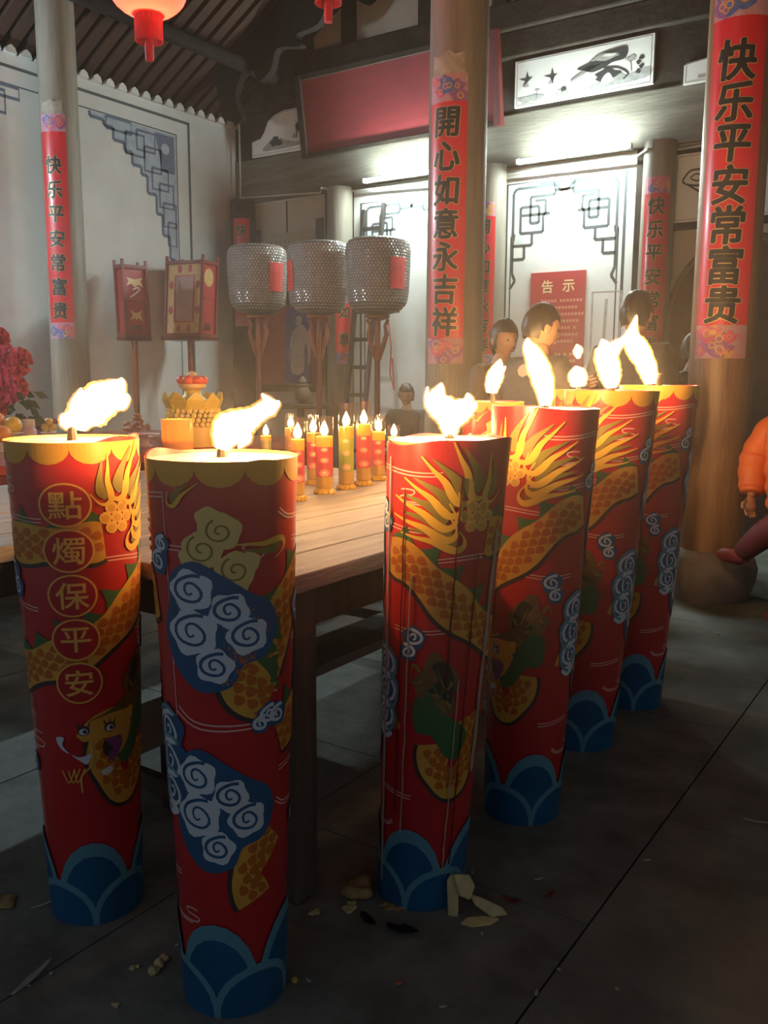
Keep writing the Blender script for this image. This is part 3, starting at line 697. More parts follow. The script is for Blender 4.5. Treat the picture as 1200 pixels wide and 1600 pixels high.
def candle_print(mir=False):
    p = Flat()
    D = lambda deg: R_(deg) * SM
    rnd = random.Random(3)
    # rim
    nsc = 10
    p.poly('rim', [(D(-180), H0 - .012), (D(180), H0 - .012), (D(180), H0 + .02), (D(-180), H0 + .02)], 0) if False else None
    for k in range(nsc):
        c = D(-180 + 360 * (k + .5) / nsc); w = D(360 / nsc) / 2 * 1.02
        p.piece('rim_scallop'); p.poly('rim', [(c - w, H0)] + [(c - w * math.cos(a), H0 - .012 - .036 * math.sin(a)) for a in np.linspace(0, PI, 9)] + [(c + w, H0)], 1 + k % 2)
    # dragon body ribbons with scales
    def dragon(path, w, fin=0, dark=True, seed=0, lay=3):
        p.piece('dragon_body'); pts = spline([(D(a), b) for a, b in path], 10); ww = [w * (1 - .12 * math.cos(i * .35)) for i in range(len(pts))]
        p.ribbon('orange', pts, ww, lay)
        k = len(pts); P = [np.array(q) for q in pts]; acc = 0; row = 0
        L = [0]
        for a, b in zip(P, P[1:]): L.append(L[-1] + np.hypot(*(b - a)))
        s = .008
        while s < L[-1] - .006:
            i = min(max(1, int(np.searchsorted(L, s))), k - 1); f = (s - L[i - 1]) / (L[i] - L[i - 1] + 1e-9); c = P[i - 1] * (1 - f) + P[i] * f
            d = P[i] - P[i - 1]; d = d / np.hypot(*d); n = np.array([-d[1], d[0]]); m = int(w / .026)
            for j in range(m):
                o = (j - (m - 1) / 2 + (.5 if row % 2 else 0)) * .026
                if abs(o) > w / 2 - .008: continue
                q = c + n * o
                p.poly('scale', [tuple(q + d * a * .0135 + n * b * .0115) for a, b in ((-1, 0), (-.45, .55), (.1, .9), (.7, .8), (1, 0), (.7, -.8), (.1, -.9), (-.45, -.55))], lay + 1)
            s += .0205; row += 1
        if dark:
            e = [tuple(P[i] - np.array([-(P[min(i + 1, k - 1)] - P[max(i - 1, 0)])[1], (P[min(i + 1, k - 1)] - P[max(i - 1, 0)])[0]]) / (np.hypot(*(P[min(i + 1, k - 1)] - P[max(i - 1, 0)])) + 1e-9) * (ww[i] / 2 + .004)) for i in range(k)]
            p.ribbon('dark', e, .012, lay - 1)
        if fin:
            for i in range(1, k - 1, fin):
                t = P[min(i + 1, k - 1)] - P[i - 1]; t = t / np.hypot(*t); n = np.array([-t[1], t[0]]); b = P[i] + n * ww[i] / 2 * .9
                p.poly('green', [tuple(b - t * .034), tuple(b + t * .034), tuple(b + t * .012 + n * .018), tuple(b + n * rnd.uniform(.035, .05) - t * .004), tuple(b - t * .018 + n * .016)], lay - 2)
    dragon([(-128, .74), (-105, .86), (-80, .925), (-40, .935), (0, .935), (26, .94)], .085, 9, seed=1)
    dragon([(-112, .60), (-80, .625), (-40, .655), (0, .69), (40, .745), (75, .82), (105, .875), (132, .89)], .088, 7, seed=2, lay=6)
    dragon([(26, .50), (18, .43), (28, .36), (46, .335), (64, .375), (68, .44)], .072, 0, seed=3)
    dragon([(-132, .86), (-150, .82), (-152, .76), (-138, .70), (-125, .68)], .085, 8, seed=4, lay=9)
    dragon([(-118, .40), (-138, .36), (-146, .31), (-138, .26)], .072, 0, seed=5)
    dragon([(128, .52), (122, .46)], .06, 0, False)
    # claw / dark green mountain over the curl
    p.piece('dragon_claw'); p.poly('green', spline([(D(28), .46), (D(38), .40), (D(54), .41), (D(70), .46), (D(88), .47), (D(92), .53), (D(76), .56), (D(60), .52), (D(46), .50)], 5, True), 8)
    rb = random.Random(11)
    p.poly('brown', [(D(68) + .052 * (1 + .16 * math.sin(7 * u)) * math.cos(u), .575 + .085 * (1 + .14 * math.sin(5 * u + 1)) * math.sin(u)) for u in np.linspace(0, 2 * PI, 30, endpoint=False)], 7)
    p.poly('dark', spline([(D(50), .60), (D(60), .645), (D(74), .635), (D(66), .60), (D(78), .575), (D(62), .56), (D(52), .53)], 5, True), 8.5)
    for k in range(12):
        a0 = rb.uniform(48, 86); z0 = rb.uniform(.49, .62); p.ribbon('green' if k % 2 else 'olive', spline([(D(a0), z0), (D(a0 + rb.uniform(2, 9)), z0 + rb.uniform(-.02, .03)), (D(a0 + rb.uniform(8, 18)), z0 + rb.uniform(-.05, .04))], 5), .009, 9 + .1 * k, True)
    # pearl
    p.piece('flaming_pearl')
    for k in range(7):
        a = k * 2 * PI / 6; rr = .026 if k else 0
        p.poly('gold', circle(D(40) + rr * math.cos(a), .99 + rr * math.sin(a), .014, 10), 8); p.poly('orange', circle(D(40) + rr * math.cos(a), .988 + rr * math.sin(a), .009, 8), 9)
    # flame tongues : hooks in yellow with olive heart
    def tongue(a, z, rot, s):
        c, sn = math.cos(rot), math.sin(rot); T = lambda q: [(D(a) + s * (x * c - y * sn), z + s * (x * sn + y * c)) for x, y in q]
        pts = spline([(.120, .050), (.085, .034), (.050, .020), (.024, .000), (.004, -.010), (-.012, -.002), (-.014, .018), (.002, .046)], 4)
        n = len(pts); wd = [s * (.0035 + .0145 * math.sin(PI * min(1, i / (n - 1) * 1.08)) ** 1.6) for i in range(n)]
        p.ribbon('yellow', T(pts), wd, 11)
        p.poly('olive', spline(T([(.0, .006), (.014, .002), (.030, .018), (.056, .036), (.10, .056), (.056, .050), (.026, .042), (.006, .030)]), 3, True), 10)
    p.piece('flame_motif')
    for a, z, r, s in ((30, 1.030, 1.15, .80), (43, 1.040, .75, 1.0), (56, 1.028, .45, 1.0), (64, 1.000, .22, 1.0), (68, .972, .06, 1.05), (66, .946, -.08, 1.05), (57, .922, -.2, 1.0)): tongue(a, z, r, s)
    for a, z, r, s in ((160, 1.08, .3, .5), (-112, 1.0, 2.7, .7)): p.piece('flame_motif'); tongue(a, z, r, s)
    # double lines with small scrolls
    for a0, a1, z in ((62, 150, .955), (75, 150, 1.085), (-95, -28, .99), (20, 80, .885), (150, 172, .985), (178, 205, .945), (60, 120, .715), (-100, -40, .785), (150, 182, .76), (-110, -60, .52), (90, 140, .30)):
        p.piece('outline_line')
        for dz in (0, .008):
            p.ribbon('line', [(D(a), z + dz + .006 * math.sin(a / 20)) for a in np.linspace(a0, a1, 14)], .0028, 1)
    def curlline(a, z, s):
        p.piece('outline_scroll')
        p.ribbon('line', spline([(D(a) - .09 * s, z + .01 * s), (D(a) - .06 * s, z - .012 * s), (D(a), z - .018 * s), (D(a) + .07 * s, z - .016 * s), (D(a) + .085 * s, z - .002 * s), (D(a) + .06 * s, z + .006 * s), (D(a) + .03 * s, z + .01 * s), (D(a) + .022 * s, z + .024 * s), (D(a) + .045 * s, z + .03 * s), (D(a) + .08 * s, z + .028 * s)], 5), .0034, 1)
        p.ribbon('line', spline([(D(a) - .095 * s, z), (D(a) - .05 * s, z - .024 * s), (D(a) + .05 * s, z - .026 * s)], 5), .0034, 1)
    for a, z, s in ((203, .665, 1.2), (-152, .985, .6), (95, 1.03, .6), (-85, 1.06, .7), (140, .22, .6), (-80, .46, .8)): curlline(a, z, s)
    # spiral clouds
    def spir(c, r, key='white', lay=13, n=1.6, w=.011, wob=.12, back='blue', new=True):
        if new: p.piece('small_cloud')
        p.poly(back, [(c[0] + r * 1.28 * (1 + .08 * math.sin(5 * u)) * math.cos(u), c[1] + r * 1.28 * (1 + .08 * math.sin(5 * u)) * math.sin(u)) for u in np.linspace(0, 2 * PI, 20, endpoint=False)], 11)
        pts = []; ws = []
        for i in range(34):
            t = i / 33; a = t * n * 2 * PI + 1.0; rr = r * (1 - .88 * t) * (1 + wob * math.sin(a * 2.5))
            pts.append((c[0] + rr * math.cos(a), c[1] + rr * math.sin(a))); ws.append(w * (1 - .5 * t))
        p.ribbon(key, pts, ws, lay)
    def cluster(a, z, s=1.0):
        c = np.array([D(a), z]); p.piece('cloud_cluster')
        p.poly('blue', spline([tuple(c + s * np.array(q)) for q in ((-.06, .085), (-.01, .118), (.045, .085), (.085, .055), (.125, .028), (.14, -.02), (.115, -.075), (.07, -.09), (.05, -.13), (-.01, -.14), (-.06, -.09), (-.078, -.02), (-.065, .03))], 4, True), 10)
        for q, r in (((-.018, .060), .040), ((-.018, -.022), .046), ((.048, .022), .034), ((.080, -.030), .037), ((.020, -.088), .034)):
            p.poly('white', [tuple(c + s * (np.array(q) + r * 1.0 * (1 + .10 * math.sin(5 * u + q[0] * 60)) * np.array([math.cos(u), math.sin(u)]))) for u in np.linspace(0, 2 * PI, 24, endpoint=False)], 12)
            pts = []; ws = []
            for i in range(30):
                t = i / 29; an = t * 1.7 * 2 * PI + 1.0; rr = s * r * (.82 - .70 * t) * (1 + .1 * math.sin(an * 2.5))
                pts.append(tuple(c + s * np.array(q) + rr * np.array([math.cos(an), math.sin(an)]))); ws.append(s * .0068 * (1 - .4 * t))
            p.ribbon('blue', pts, ws, 13)
    cluster(181, .855, 1.0); cluster(178, .475, 1.02)
    cc = np.array([D(197), 1.0]); p.piece('yellow_cloud')
    for q, r in (((-.03, -.005), .036), ((.025, -.045), .036), ((0, .03), .036), ((-.018, .055), .022), ((.048, -.03), .02), ((.03, -.075), .018), ((-.055, -.02), .018)):
        p.poly('ycloud', [(cc[0] + q[0] + r * (1 + .07 * math.sin(5 * u)) * math.cos(u), cc[1] + q[1] + r * (1 + .07 * math.sin(5 * u)) * math.sin(u)) for u in np.linspace(0, 2 * PI, 20, endpoint=False)], 6 + .3 * abs(q[0]) * 60)
    for q, r in (((-.03, -.005), .028), ((.025, -.045), .026), ((0, .03), .024)):
        pts = [tuple(cc + np.array(q) + r * (1 - .85 * i / 25) * np.array([math.cos(i * .36 + 2), math.sin(i * .36 + 2)])) for i in range(26)]
        p.ribbon('olive', pts, .0035, 9)
    for a, z, r in ((236, .655, .02), (246, .65, .02), (228, .64, .016), (95, .70, .022), (101, .665, .018), (-78, .86, .028), (-70, .83, .022), (140, .965, .022), (146, 1.0, .016), (-75, .40, .02)): spir((D(a if a < 180 else a - 360), z), r, w=.008)
    # big scroll clouds
    p.piece('scroll_cloud')
    for z, r in ((.62, .040), (.555, .046), (.49, .040)):
        spir((D(136), z), r, w=.010, n=2.2, new=False); p.ribbon('lblue', circle(D(136), z, r * 1.15, 22)[3:17], .008, 14)
    p.poly('white', spline([(D(118), .45), (D(130), .43), (D(146), .445), (D(138), .46)], 4, True), 12)
    # seam
    p.piece('wrapper_seam')
    p.ribbon('line', [(D(151), z) for z in np.linspace(.62, 1.10, 10)], .0022, 2)
    # waves round the foot
    for row, (z0, zt, n, ph, ly) in enumerate(((0, .215, 4, 45, 15), (0, .115, 4, 0, 17))):
        for k in range(n):
            p.piece('wave_petal'); c = D(-180 + 360 / n * (k + .5) + ph); w = D(360 / n) * .54
            for sh, key, l2 in ((1.0, 'lblue', 0), (.86, 'teal', 1)):
                a = [(c - w * sh, z0 + .002)] + [(c + w * sh * math.cos(t), z0 + zt * (1 - .16 * (sh < 1)) * math.sin(t) ** .9) for t in np.linspace(PI, 0, 13)] + [(c + w * sh, z0 + .002)]
                p.poly(key, a[::-1], ly + l2)
    if not mir:
        # dragon head
        hx, hz = D(14), .485; p.piece('dragon_head')
        Q = lambda a, b: (hx + a, hz + b)
        p.poly('orange', spline([Q(-.05, .005), Q(-.03, .03), Q(0, .05), Q(.05, .06), Q(.09, .05), Q(.085, 0), Q(.06, -.05), Q(.03, -.06), Q(.035, -.02), Q(.01, -.012), Q(-.02, -.015), Q(-.045, -.012)], 4, True), 10)
        p.poly('brown', spline([Q(-.02, .035), Q(.03, .055), Q(.085, .085), Q(.12, .11), Q(.09, .05), Q(.03, .045)], 4, True), 11)
        for ex in (-.035, .025):
            p.poly('dark', circle(hx + ex, hz + .012, .014, 12, .012), 12); p.poly('white', circle(hx + ex, hz + .01, .010, 10, .008), 13); p.poly('dark', circle(hx + ex + .003, hz + .01, .005, 8), 14)
            for q in (-.01, 0, .01): p.ribbon('dark', [(hx + ex + q, hz + .02), (hx + ex + q * 1.6, hz + .036)], .004, 12, True)
        p.poly('violet', spline([Q(.015, -.02), Q(.05, -.015), Q(.055, -.04), Q(.03, -.075), Q(.018, -.06), Q(.03, -.04)], 4, True), 12)
        p.poly('dark', spline([Q(.01, -.02), Q(.03, -.025), Q(.025, -.06), Q(.008, -.05)], 4, True), 11)
        p.poly('med', circle(hx - .055, hz - .018, .016, 12), 11)
        p.poly('white', spline([Q(-.10, -.005), Q(-.08, -.003), Q(-.085, -.022), Q(-.07, -.042), Q(-.09, -.03)], 4, True), 12)
        p.poly('white', spline([Q(-.065, -.045), Q(-.045, -.052), Q(-.02, -.045), Q(-.03, -.07), Q(-.045, -.062)], 4, True), 12)
        p.poly('white', spline([Q(.0, -.095), Q(.02, -.085), Q(.03, -.095), Q(.012, -.105)], 4, True), 12)
        p.ribbon('gold', spline([Q(-.02, -.02), Q(-.02, -.07), Q(-.045, -.10), Q(-.045, -.14)], 5), .004, 12)
        for k in range(3): p.ribbon('gold', spline([Q(-.09 + k * .015, -.085), Q(-.075 + k * .01, -.115), Q(-.06 + k * .012, -.08)], 5), .003, 12)
        # medallions
        for i, ch in enumerate('點燭保平安'):
            cx, cz, r = D(-6 + i * .8), 1.024 - i * .1025, .0495
            p.piece('medallion'); p.poly('gold', circle(cx, cz, r, 36), 20); p.poly('med', circle(cx, cz, r - .0042, 36), 21)
            p.piece('character_print')
            for kk, (vs, fs) in enumerate(fat(ch, .012, 4)): p.tri('gold', [(cx + v[0] * .066, cz + v[1] * .066) for v in vs], fs, 22 + kk * .5)
    rr = lambda z: RB + (RT - RB) * z / H0
    sg = -1 if mir else 1
    def fn(a, b, o): t = sg * a / SM; r = rr(b) + o; return (r * math.cos(t), r * math.sin(t), b)
    holder = thing('print_source', 'x', 'x')
    obs = p.build(fn, PC, holder, mx=.011, base=.0007, step=.00024)
    bpy.data.objects.remove(holder)
    ms = [(o.name.split('.')[0], o.data) for o in obs]
    for o in obs: bpy.data.objects.remove(o)
    return ms


PRINT = candle_print(False); PRINTM = candle_print(True)


def rim_mesh(seed, amp):
    n = 64; r = random.Random(seed); ph = [r.uniform(0, 6) for _ in range(3)]
    def top(a): return H0 + amp * (.5 * math.sin(a + ph[0]) + .35 * math.sin(2 * a + ph[1]) + .25 * math.sin(5 * a + ph[2])) - amp * .3
    rings = [lambda a: (RB, 0.0), lambda a: (RB + (RT - RB) * .5, H0 * .5), lambda a: (RB + (RT - RB) * .97, H0 * .97), lambda a: (RT, top(a)), lambda a: (RT - .004, top(a)), lambda a: (RT - .006, H0 - .03)]
    mb = MB(); vs = []; fs = []
    for g in rings:
        for j in range(n): a = 2 * PI * j / n; q = g(a); vs.append((q[0] * math.cos(a), q[0] * math.sin(a), q[1]))
    for i in range(len(rings) - 1):
        for j in range(n): a = i * n + j; b = i * n + (j + 1) % n; fs.append((a, b, b + n, a + n))
    fs.append(tuple(range(n - 1, -1, -1)))
    return mb.add(vs, fs).mesh('shell', M_cred, True)


GCAND = 'giant printed candles burning round the table'


def flame_part(t, base, d, tongues, name='flame', core=None, light=FLAME_W, lightpos=None, depth_flat=.75):
    """tongues: lists of (px, py, half width px) at horizontal distance d"""
    inv = Matrix.Translation(t.location) @ Matrix.Rotation(t.rotation_euler.z, 4, 'Z'); inv = inv.inverted()
    sd = (inv.to_3x3() @ _r)
    mb = MB(); mo = MB()
    for tg in tongues:
        q = spline([(a, b, w) for a, b, w in tg], 5)
        pts = [inv @ at(a, b, d) for a, b, w in q]; rad = [max(.0012, w * d / F) for a, b, w in q]
        rw = random.Random(int(tg[0][0] * 7 + tg[0][1])); rad = [r * rw.uniform(.95, 1.06) for r in rad]; rad[-1] = .001
        mb.tube(pts, rad, 12, depth_flat, sd)
        mo.tube(pts, [r * 1.12 + .0045 for r in rad], 10, depth_flat, sd)
    fo = mb.build(name, core or M_flame, t, 2)
    if mo: mo.build('flame_mantle', M_fmant, fo, 2)
    if light:
        L = bpy.data.lights.new('flame_light', 'POINT'); L.energy = light; L.color = (1.0, .56, .22); L.shadow_soft_size = .035
        o = bpy.data.objects.new('flame_light', L); COL.objects.link(o); o.parent = fo
        o.location = inv @ at(lightpos[0], lightpos[1], d)
    return fo


def giant_candle(base, top, H, view, label, tongues, lp, mir=False, rt=1.0, seed=1, amp=.012, ysc=None, light=FLAME_W, scallop=True):
    b = onz(*base) if len(base) == 2 else Vector(base)
    d = math.hypot(b.x, b.y); tp = at(top[0], top[1], d)
    sgn = -1 if mir else 1
    t = thing('giant_candle', label, 'candle', (b.x, b.y, 0), math.atan2(-b.y, -b.x) - sgn * R_(view), GCAND)
    sh = link('shell', rim_mesh(seed, amp), t)
    # lean: shear each shared print with the object matrix
    rot = Matrix.Rotation(-t.rotation_euler.z, 3, 'Z'); off = rot @ Vector((tp.x - b.x, tp.y - b.y, 0))
    sm = Matrix(((rt, 0, off.x / H0, 0), (0, rt, off.y / H0, 0), (0, 0, H / H0, 0), (0, 0, 0, 1)))
    sh.data.transform(sm)
    for nm, me in (PRINTM if mir else PRINT):
        if nm == 'rim_scallop' and not scallop: continue
        o = link(nm, me.copy() if off.length > .01 or abs(rt - 1) > .001 or abs(H - H0) > .001 else me, md if nm == 'character_print' else t)
        if nm == 'medallion': md = o
        if o.data is not me: o.data.transform(sm)
    w = MB(); n = 40; rr = RT * rt - .005
    prof = [(rr, -.006), (rr * .93, -.018), (rr * .6, -.020), (rr * .25, -.018), (rr * .14, -.008), (.012, -.004)]
    w.lathe(prof, n, (off.x * H / H * 1.0, off.y, H)).build('wax_pool', M_wax, t, True)
    MB().tube([(off.x, off.y, H - .01), (off.x + .003, off.y, H + .02), (off.x - .004, off.y + .004, H + .045)], [.013, .010, .007], 8).build('wick', M_wick, t, True)
    flame_part(t, b, d, tongues, lightpos=lp, light=light)
    return t


c1 = giant_candle((153, 1405), (113, 684), 1.157, 3, 'giant red candle with five gold character medallions down its side', [
    [(124, 672, 9), (128, 655, 22), (140, 640, 28), (158, 625, 26), (176, 612, 20), (188, 598, 9), (190, 590, 1)],
    [(128, 655, 14), (122, 636, 13), (125, 618, 7), (127, 606, 1)], [(120, 668, 8), (106, 660, 10), (101, 652, 7), (104, 645, 1)], [(165, 625, 18), (184, 630, 14), (196, 622, 8), (199, 615, 1)], [(150, 625, 16), (160, 606, 9), (163, 596, 1)]], (145, 632), seed=1, amp=.022)
c2 = giant_candle((368, 1535), (347, 712), 1.147, 200, 'giant red candle showing blue rose-like cloud clusters and a yellow cloud', [
    [(347, 702, 10), (352, 684, 20), (362, 668, 24), (380, 660, 20), (398, 650, 14), (412, 640, 13), (424, 634, 13), (433, 630, 6), (436, 626, 1)],
    [(355, 690, 14), (350, 668, 16), (350, 654, 12), (345, 648, 1)], [(424, 636, 11), (416, 624, 6), (409, 615, 1)], [(372, 672, 16), (384, 684, 9), (376, 696, 4), (372, 700, 1)]], (372, 664), seed=2, amp=.018)
c3 = giant_candle((656, 1385), (702, 684), 1.161, 70, 'giant red candle with a torn wrapper and curled dragon body, leaning by the table leg', [
    [(703, 682, 8), (703, 668, 14), (700, 650, 18), (690, 634, 20), (684, 620, 14), (688, 606, 6), (690, 598, 1)],
    [(703, 662, 12), (716, 646, 17), (727, 634, 15), (732, 624, 8), (730, 614, 1)], [(688, 640, 16), (674, 632, 10), (668, 618, 4), (668, 604, 1)], [(722, 640, 12), (738, 636, 7), (744, 628, 1)]], (703, 642), mir=True, seed=3, amp=.012, scallop=False)
c4 = giant_candle((814, 1262), (852, 634), 1.222, 75, 'giant red candle with a bright yellow flame motif next to the torn candle', [
    [(852, 634, 8), (852, 616, 12), (848, 595, 15), (840, 570, 15), (832, 552, 12), (826, 540, 8), (824, 528, 1)]], (846, 590), rt=1.03, seed=4, amp=.006, scallop=False)
c5 = giant_candle((906, 1155), (956, 608), 1.262, 85, 'giant red candle with gold scalloped rim, second from the brown pillar', [
    [(955, 606, 8), (954, 590, 14), (950, 570, 16), (945, 552, 15), (944, 540, 9), (940, 530, 1)], [(950, 556, 12), (962, 542, 9), (972, 532, 5), (976, 524, 1)]], (951, 568), rt=1.06, seed=5, amp=.003)
c6 = giant_candle((988, 1095), (1030, 602), 1.277, 88, 'giant red candle closest to the brown pillar and its stone drum', [
    [(1016, 600, 8), (1014, 584, 12), (1006, 562, 14), (996, 545, 15), (988, 528, 12), (990, 512, 6), (995, 492, 1)], [(1004, 560, 10), (1018, 576, 8), (1024, 568, 1)]], (1005, 556), rt=1.0, seed=6, amp=.003)
c7 = giant_candle((-1.96, 3.83, 0), (770, 624), 1.19, 190, 'giant red candle with white clouds, half hidden at the far end of the table', [
    [(768, 614, 7), (770, 600, 11), (775, 584, 11), (779, 572, 7), (782, 561, 1)], [(772, 590, 8), (784, 580, 4), (790, 572, 1)]], (773, 592), seed=7, amp=.004)
c8 = giant_candle((-1.58, 3.9, 0), (904, 606), 1.25, 75, 'giant red candle hidden behind its neighbours at the far end of the table', [
    [(904, 604, 9), (903, 592, 13), (901, 580, 11), (899, 572, 1)], [(904, 560, 2), (903, 552, 6), (903, 545, 6), (901, 538, 1)]], (902, 584), seed=8, amp=.003)
# pale torn plastic edges on the torn candle
ci = c3
for th, z0, z1, w, wm in ((-62, .05, 1.12, .006, 0), (58, .35, .95, .012, 0), (-30, .2, .85, .003, 0), (25, .1, .6, .003, 0), (-40, .25, 1.05, .0025, 1), (12, .55, 1.08, .004, 1), (34, .12, .9, .003, 1)):
    vs = []; n = 24; rnd = random.Random(int(th)); fs = []
    for i in range(n + 1):
        z = z0 + (z1 - z0) * i / n; a = R_(70 * -1) * 0 + R_(-70) + R_(th) + rnd.uniform(-.01, .01) + math.radians(0)
        r = RB + (RT - RB) * z / H0 + .0065; ww = w * rnd.uniform(.5, 1.3)
        ox, oy = 0, 0
        tp = at(702, 684, math.hypot(ci.location.x, ci.location.y)); o_ = Matrix.Rotation(-ci.rotation_euler.z, 3, 'Z') @ Vector((tp.x - ci.location.x, tp.y - ci.location.y, 0)); k = z / H0
        for sg in (-1, 1): vs.append((r * math.cos(a + sg * ww / r / 2) + o_.x * k, r * math.sin(a + sg * ww / r / 2) + o_.y * k, z))
    for i in range(n): fs.append((2 * i, 2 * i + 1, 2 * i + 3, 2 * i + 2))
    o = MB().add(vs, fs).build('torn_wrapper_edge' if not wm else 'wrapper_crease', mat('wrapper_edge', (.40, .30, .22), .4) if not wm else mat('wrapper_crease_dark', (.10, .012, .010), .5), ci)
    so = o.modifiers.new('s', 'SOLIDIFY'); so.thickness = .002

# ================================================================== TABLES AND BENCH


def plank_table(x0, x1, y0, y1, z, npl, label, legs, group=None):
    t = thing('plank_table', label, 'table', ((x0 + x1) / 2, (y0 + y1) / 2, 0))
    cx, cy = (x0 + x1) / 2, (y0 + y1) / 2; w = (x1 - x0) / npl
    for i in range(npl):
        dz = random.uniform(-.002, .002)
        MB().box((x0 + w * i + .002 - cx, y0 - cy + random.uniform(-.012, .012), z - .045), (x0 + w * (i + 1) - .002 - cx, y1 - cy + random.uniform(-.012, .012), z + dz)).build('plank', M_wood, t, bevel=.004)
    ins = .06
    for a, b in (((x0 + ins, y0 + ins), (x1 - ins, y0 + ins)), ((x0 + ins, y1 - ins), (x1 - ins, y1 - ins)), ((x0 + ins, y0 + ins), (x0 + ins, y1 - ins)), ((x1 - ins, y0 + ins), (x1 - ins, y1 - ins))):
        MB().bar((a[0] - cx, a[1] - cy, z - .10), (b[0] - cx, b[1] - cy, z - .10), .03, .10).build('apron_board', M_woodd, t)
    for lx, ly in legs:
        MB().box((lx - .042 - cx, ly - .042 - cy, 0), (lx + .042 - cx, ly + .042 - cy, z - .045)).build('leg', M_woodd, t, bevel=.006)
    for (a, b) in ((0, 1), (2, 3)):
        p, q = legs[a], legs[b]
        MB().bar((p[0] - cx, p[1] - cy, .16), (q[0] - cx, q[1] - cy, .16), .03, .05).build('stretcher', M_woodd, t)
    return t


plank_table(-2.12, -1.27, 1.44, 3.52, .85, 5, 'weathered plank table carrying the glass candles', [(-1.345, 1.60), (-2.04, 1.60), (-1.345, 3.44), (-2.04, 3.44)])
plank_table(-3.35, -2.13, .95, 3.52, .85, 7, 'weathered plank table with an empty top behind the medallion candle', [(-2.22, 1.10), (-3.27, 1.10), (-2.22, 3.44), (-3.27, 3.44)])
bn = thing('low_bench', 'long low wooden bench with a pale edge under the plank tables', 'bench', (-1.9, 2.3, 0))
MB().box((-.085, -.85, .31), (.135, 1.10, .345)).build('seat_board', M_woodp, bn, bevel=.004)
for yy in (-.55, .98):
    for xx in (-.05, .10): MB().bar((xx, yy, 0), (xx, yy, .31), .05, .05, (0, 1, 0)).build('leg', M_woodd, bn)

# ================================================================== GLASS CANDLES ON THE TABLE
M_pinkwax = mat('pink_wax', (.85, .14, .17), .35, trans=.6)
M_yelwax = mat('yellow_wax', (.80, .50, .06), .35, trans=.45)
M_grnwax = mat('green_wax', (.55, .62, .08), .35, trans=.45)
M_bead = mat('amber_beads', (.80, .46, .06), .15, .4, 40, spec=.8, trans=.3)
M_glass = glass_mat('clear_glass', (.97, .95, .92), .10)
M_lotus = mat('lotus_gold', (.85, .36, .22), .4)
GG = 'lit glass jar candles on the plank table'
def glass_candle(px, py, htop, label, r=.030, wax='pink', flame=1.0, d=None):
    b = onz(px, py, .85) if d is None else d
    dd_ = math.hypot(b.x, b.y); h = htop
    t = thing('glass_candle', label, 'candle', (b.x, b.y, b.z), math.atan2(-b.y, -b.x), GG)
    n = 20
    ft = MB(); ft.lathe([(r * 1.05, 0), (r * 1.15, .006), (r * 1.05, .016), (r * .95, .022)], n)
    for k in range(12): a = 2 * PI * k / 12; ft.sphere((r * 1.05 * math.cos(a), r * 1.05 * math.sin(a), .008), .008, 6, 4)
    ft.build('beaded_foot', M_bead, t, True)
    wl_ = h * .66
    MB().lathe([(r * .93, .024), (r * .93, .024 + wl_ * .22)], n).build('lower_wax', M_yelwax, t, True)
    MB().lathe([(r * .93, .0245 + wl_ * .22), (r * .93, .024 + wl_ * .80)], n).build('wax', {'pink': M_pinkwax, 'green': M_grnwax, 'yellow': M_yelwax}[wax], t, True)
    MB().lathe([(r * .93, .0245 + wl_ * .80), (r * .93, .024 + wl_), (r * .3, .020 + wl_)], n).build('upper_wax', M_yelwax, t, True)
    MB().lathe([(r, .022), (r, h), (r - .0015, h), (r - .0015, .024)], n, cap=False).build('glass_sleeve', M_glass, t, True)
    MB().tube([(0, 0, .018 + wl_), (0, 0, .034 + wl_)], .0018, 6).build('wick', M_wick, t)
    fz = .028 + wl_
    q = spline([(0, 0, .006), (0, .008, .014), (.001, .022, .016), (.002, .040, .009), (.002, .056, .001)], 4)
    fo = MB().tube([(a, 0, fz + b_) for a, b_, w in q], [w for a, b_, w in q], 10).build('flame', M_fhot, t, 2)
    if flame:
        L = bpy.data.lights.new('flame_light', 'POINT'); L.energy = 2.6 * flame; L.color = (1, .55, .2); L.shadow_soft_size = .012
        o = bpy.data.objects.new('flame_light', L); COL.objects.link(o); o.parent = fo; o.location = (0, 0, fz + .02)
    # lotus prints on the glass
    lp = Flat()
    for zc, s in ((.30 * wl_ + .02, 1.0), (.55 * wl_ + .02, .8), (.76 * wl_ + .02, .6)):
        lp.piece('lotus_print')
        for k in range(-3, 4):
            a = k * .42; w = .009 * s; L_ = .024 * s
            tip = (L_ * math.sin(a), zc + L_ * math.cos(a) * .8); c = (L_ * .55 * math.sin(a), zc + L_ * .55 * math.cos(a) * .8); nn = (math.cos(a), -math.sin(a))
            lp.ribbon('g', [(0, zc), (c[0] + nn[0] * w * .5, c[1] + nn[1] * w * .5), tip, (c[0] - nn[0] * w * .5, c[1] - nn[1] * w * .5), (0, zc - .0001)], .0016)
        lp.ribbon('g', [(-.02 * s, zc + .004), (-.01 * s, zc - .006 * s), (.01 * s, zc - .006 * s), (.02 * s, zc + .004)], .003 * s)
    lp.build(lambda a, b_, o: ((r + .0005 + o) * math.cos(a / r), (r + .0005 + o) * math.sin(a / r), b_), {'g': ('lotus_print', M_lotus)}, t, mx=.006)
    return t


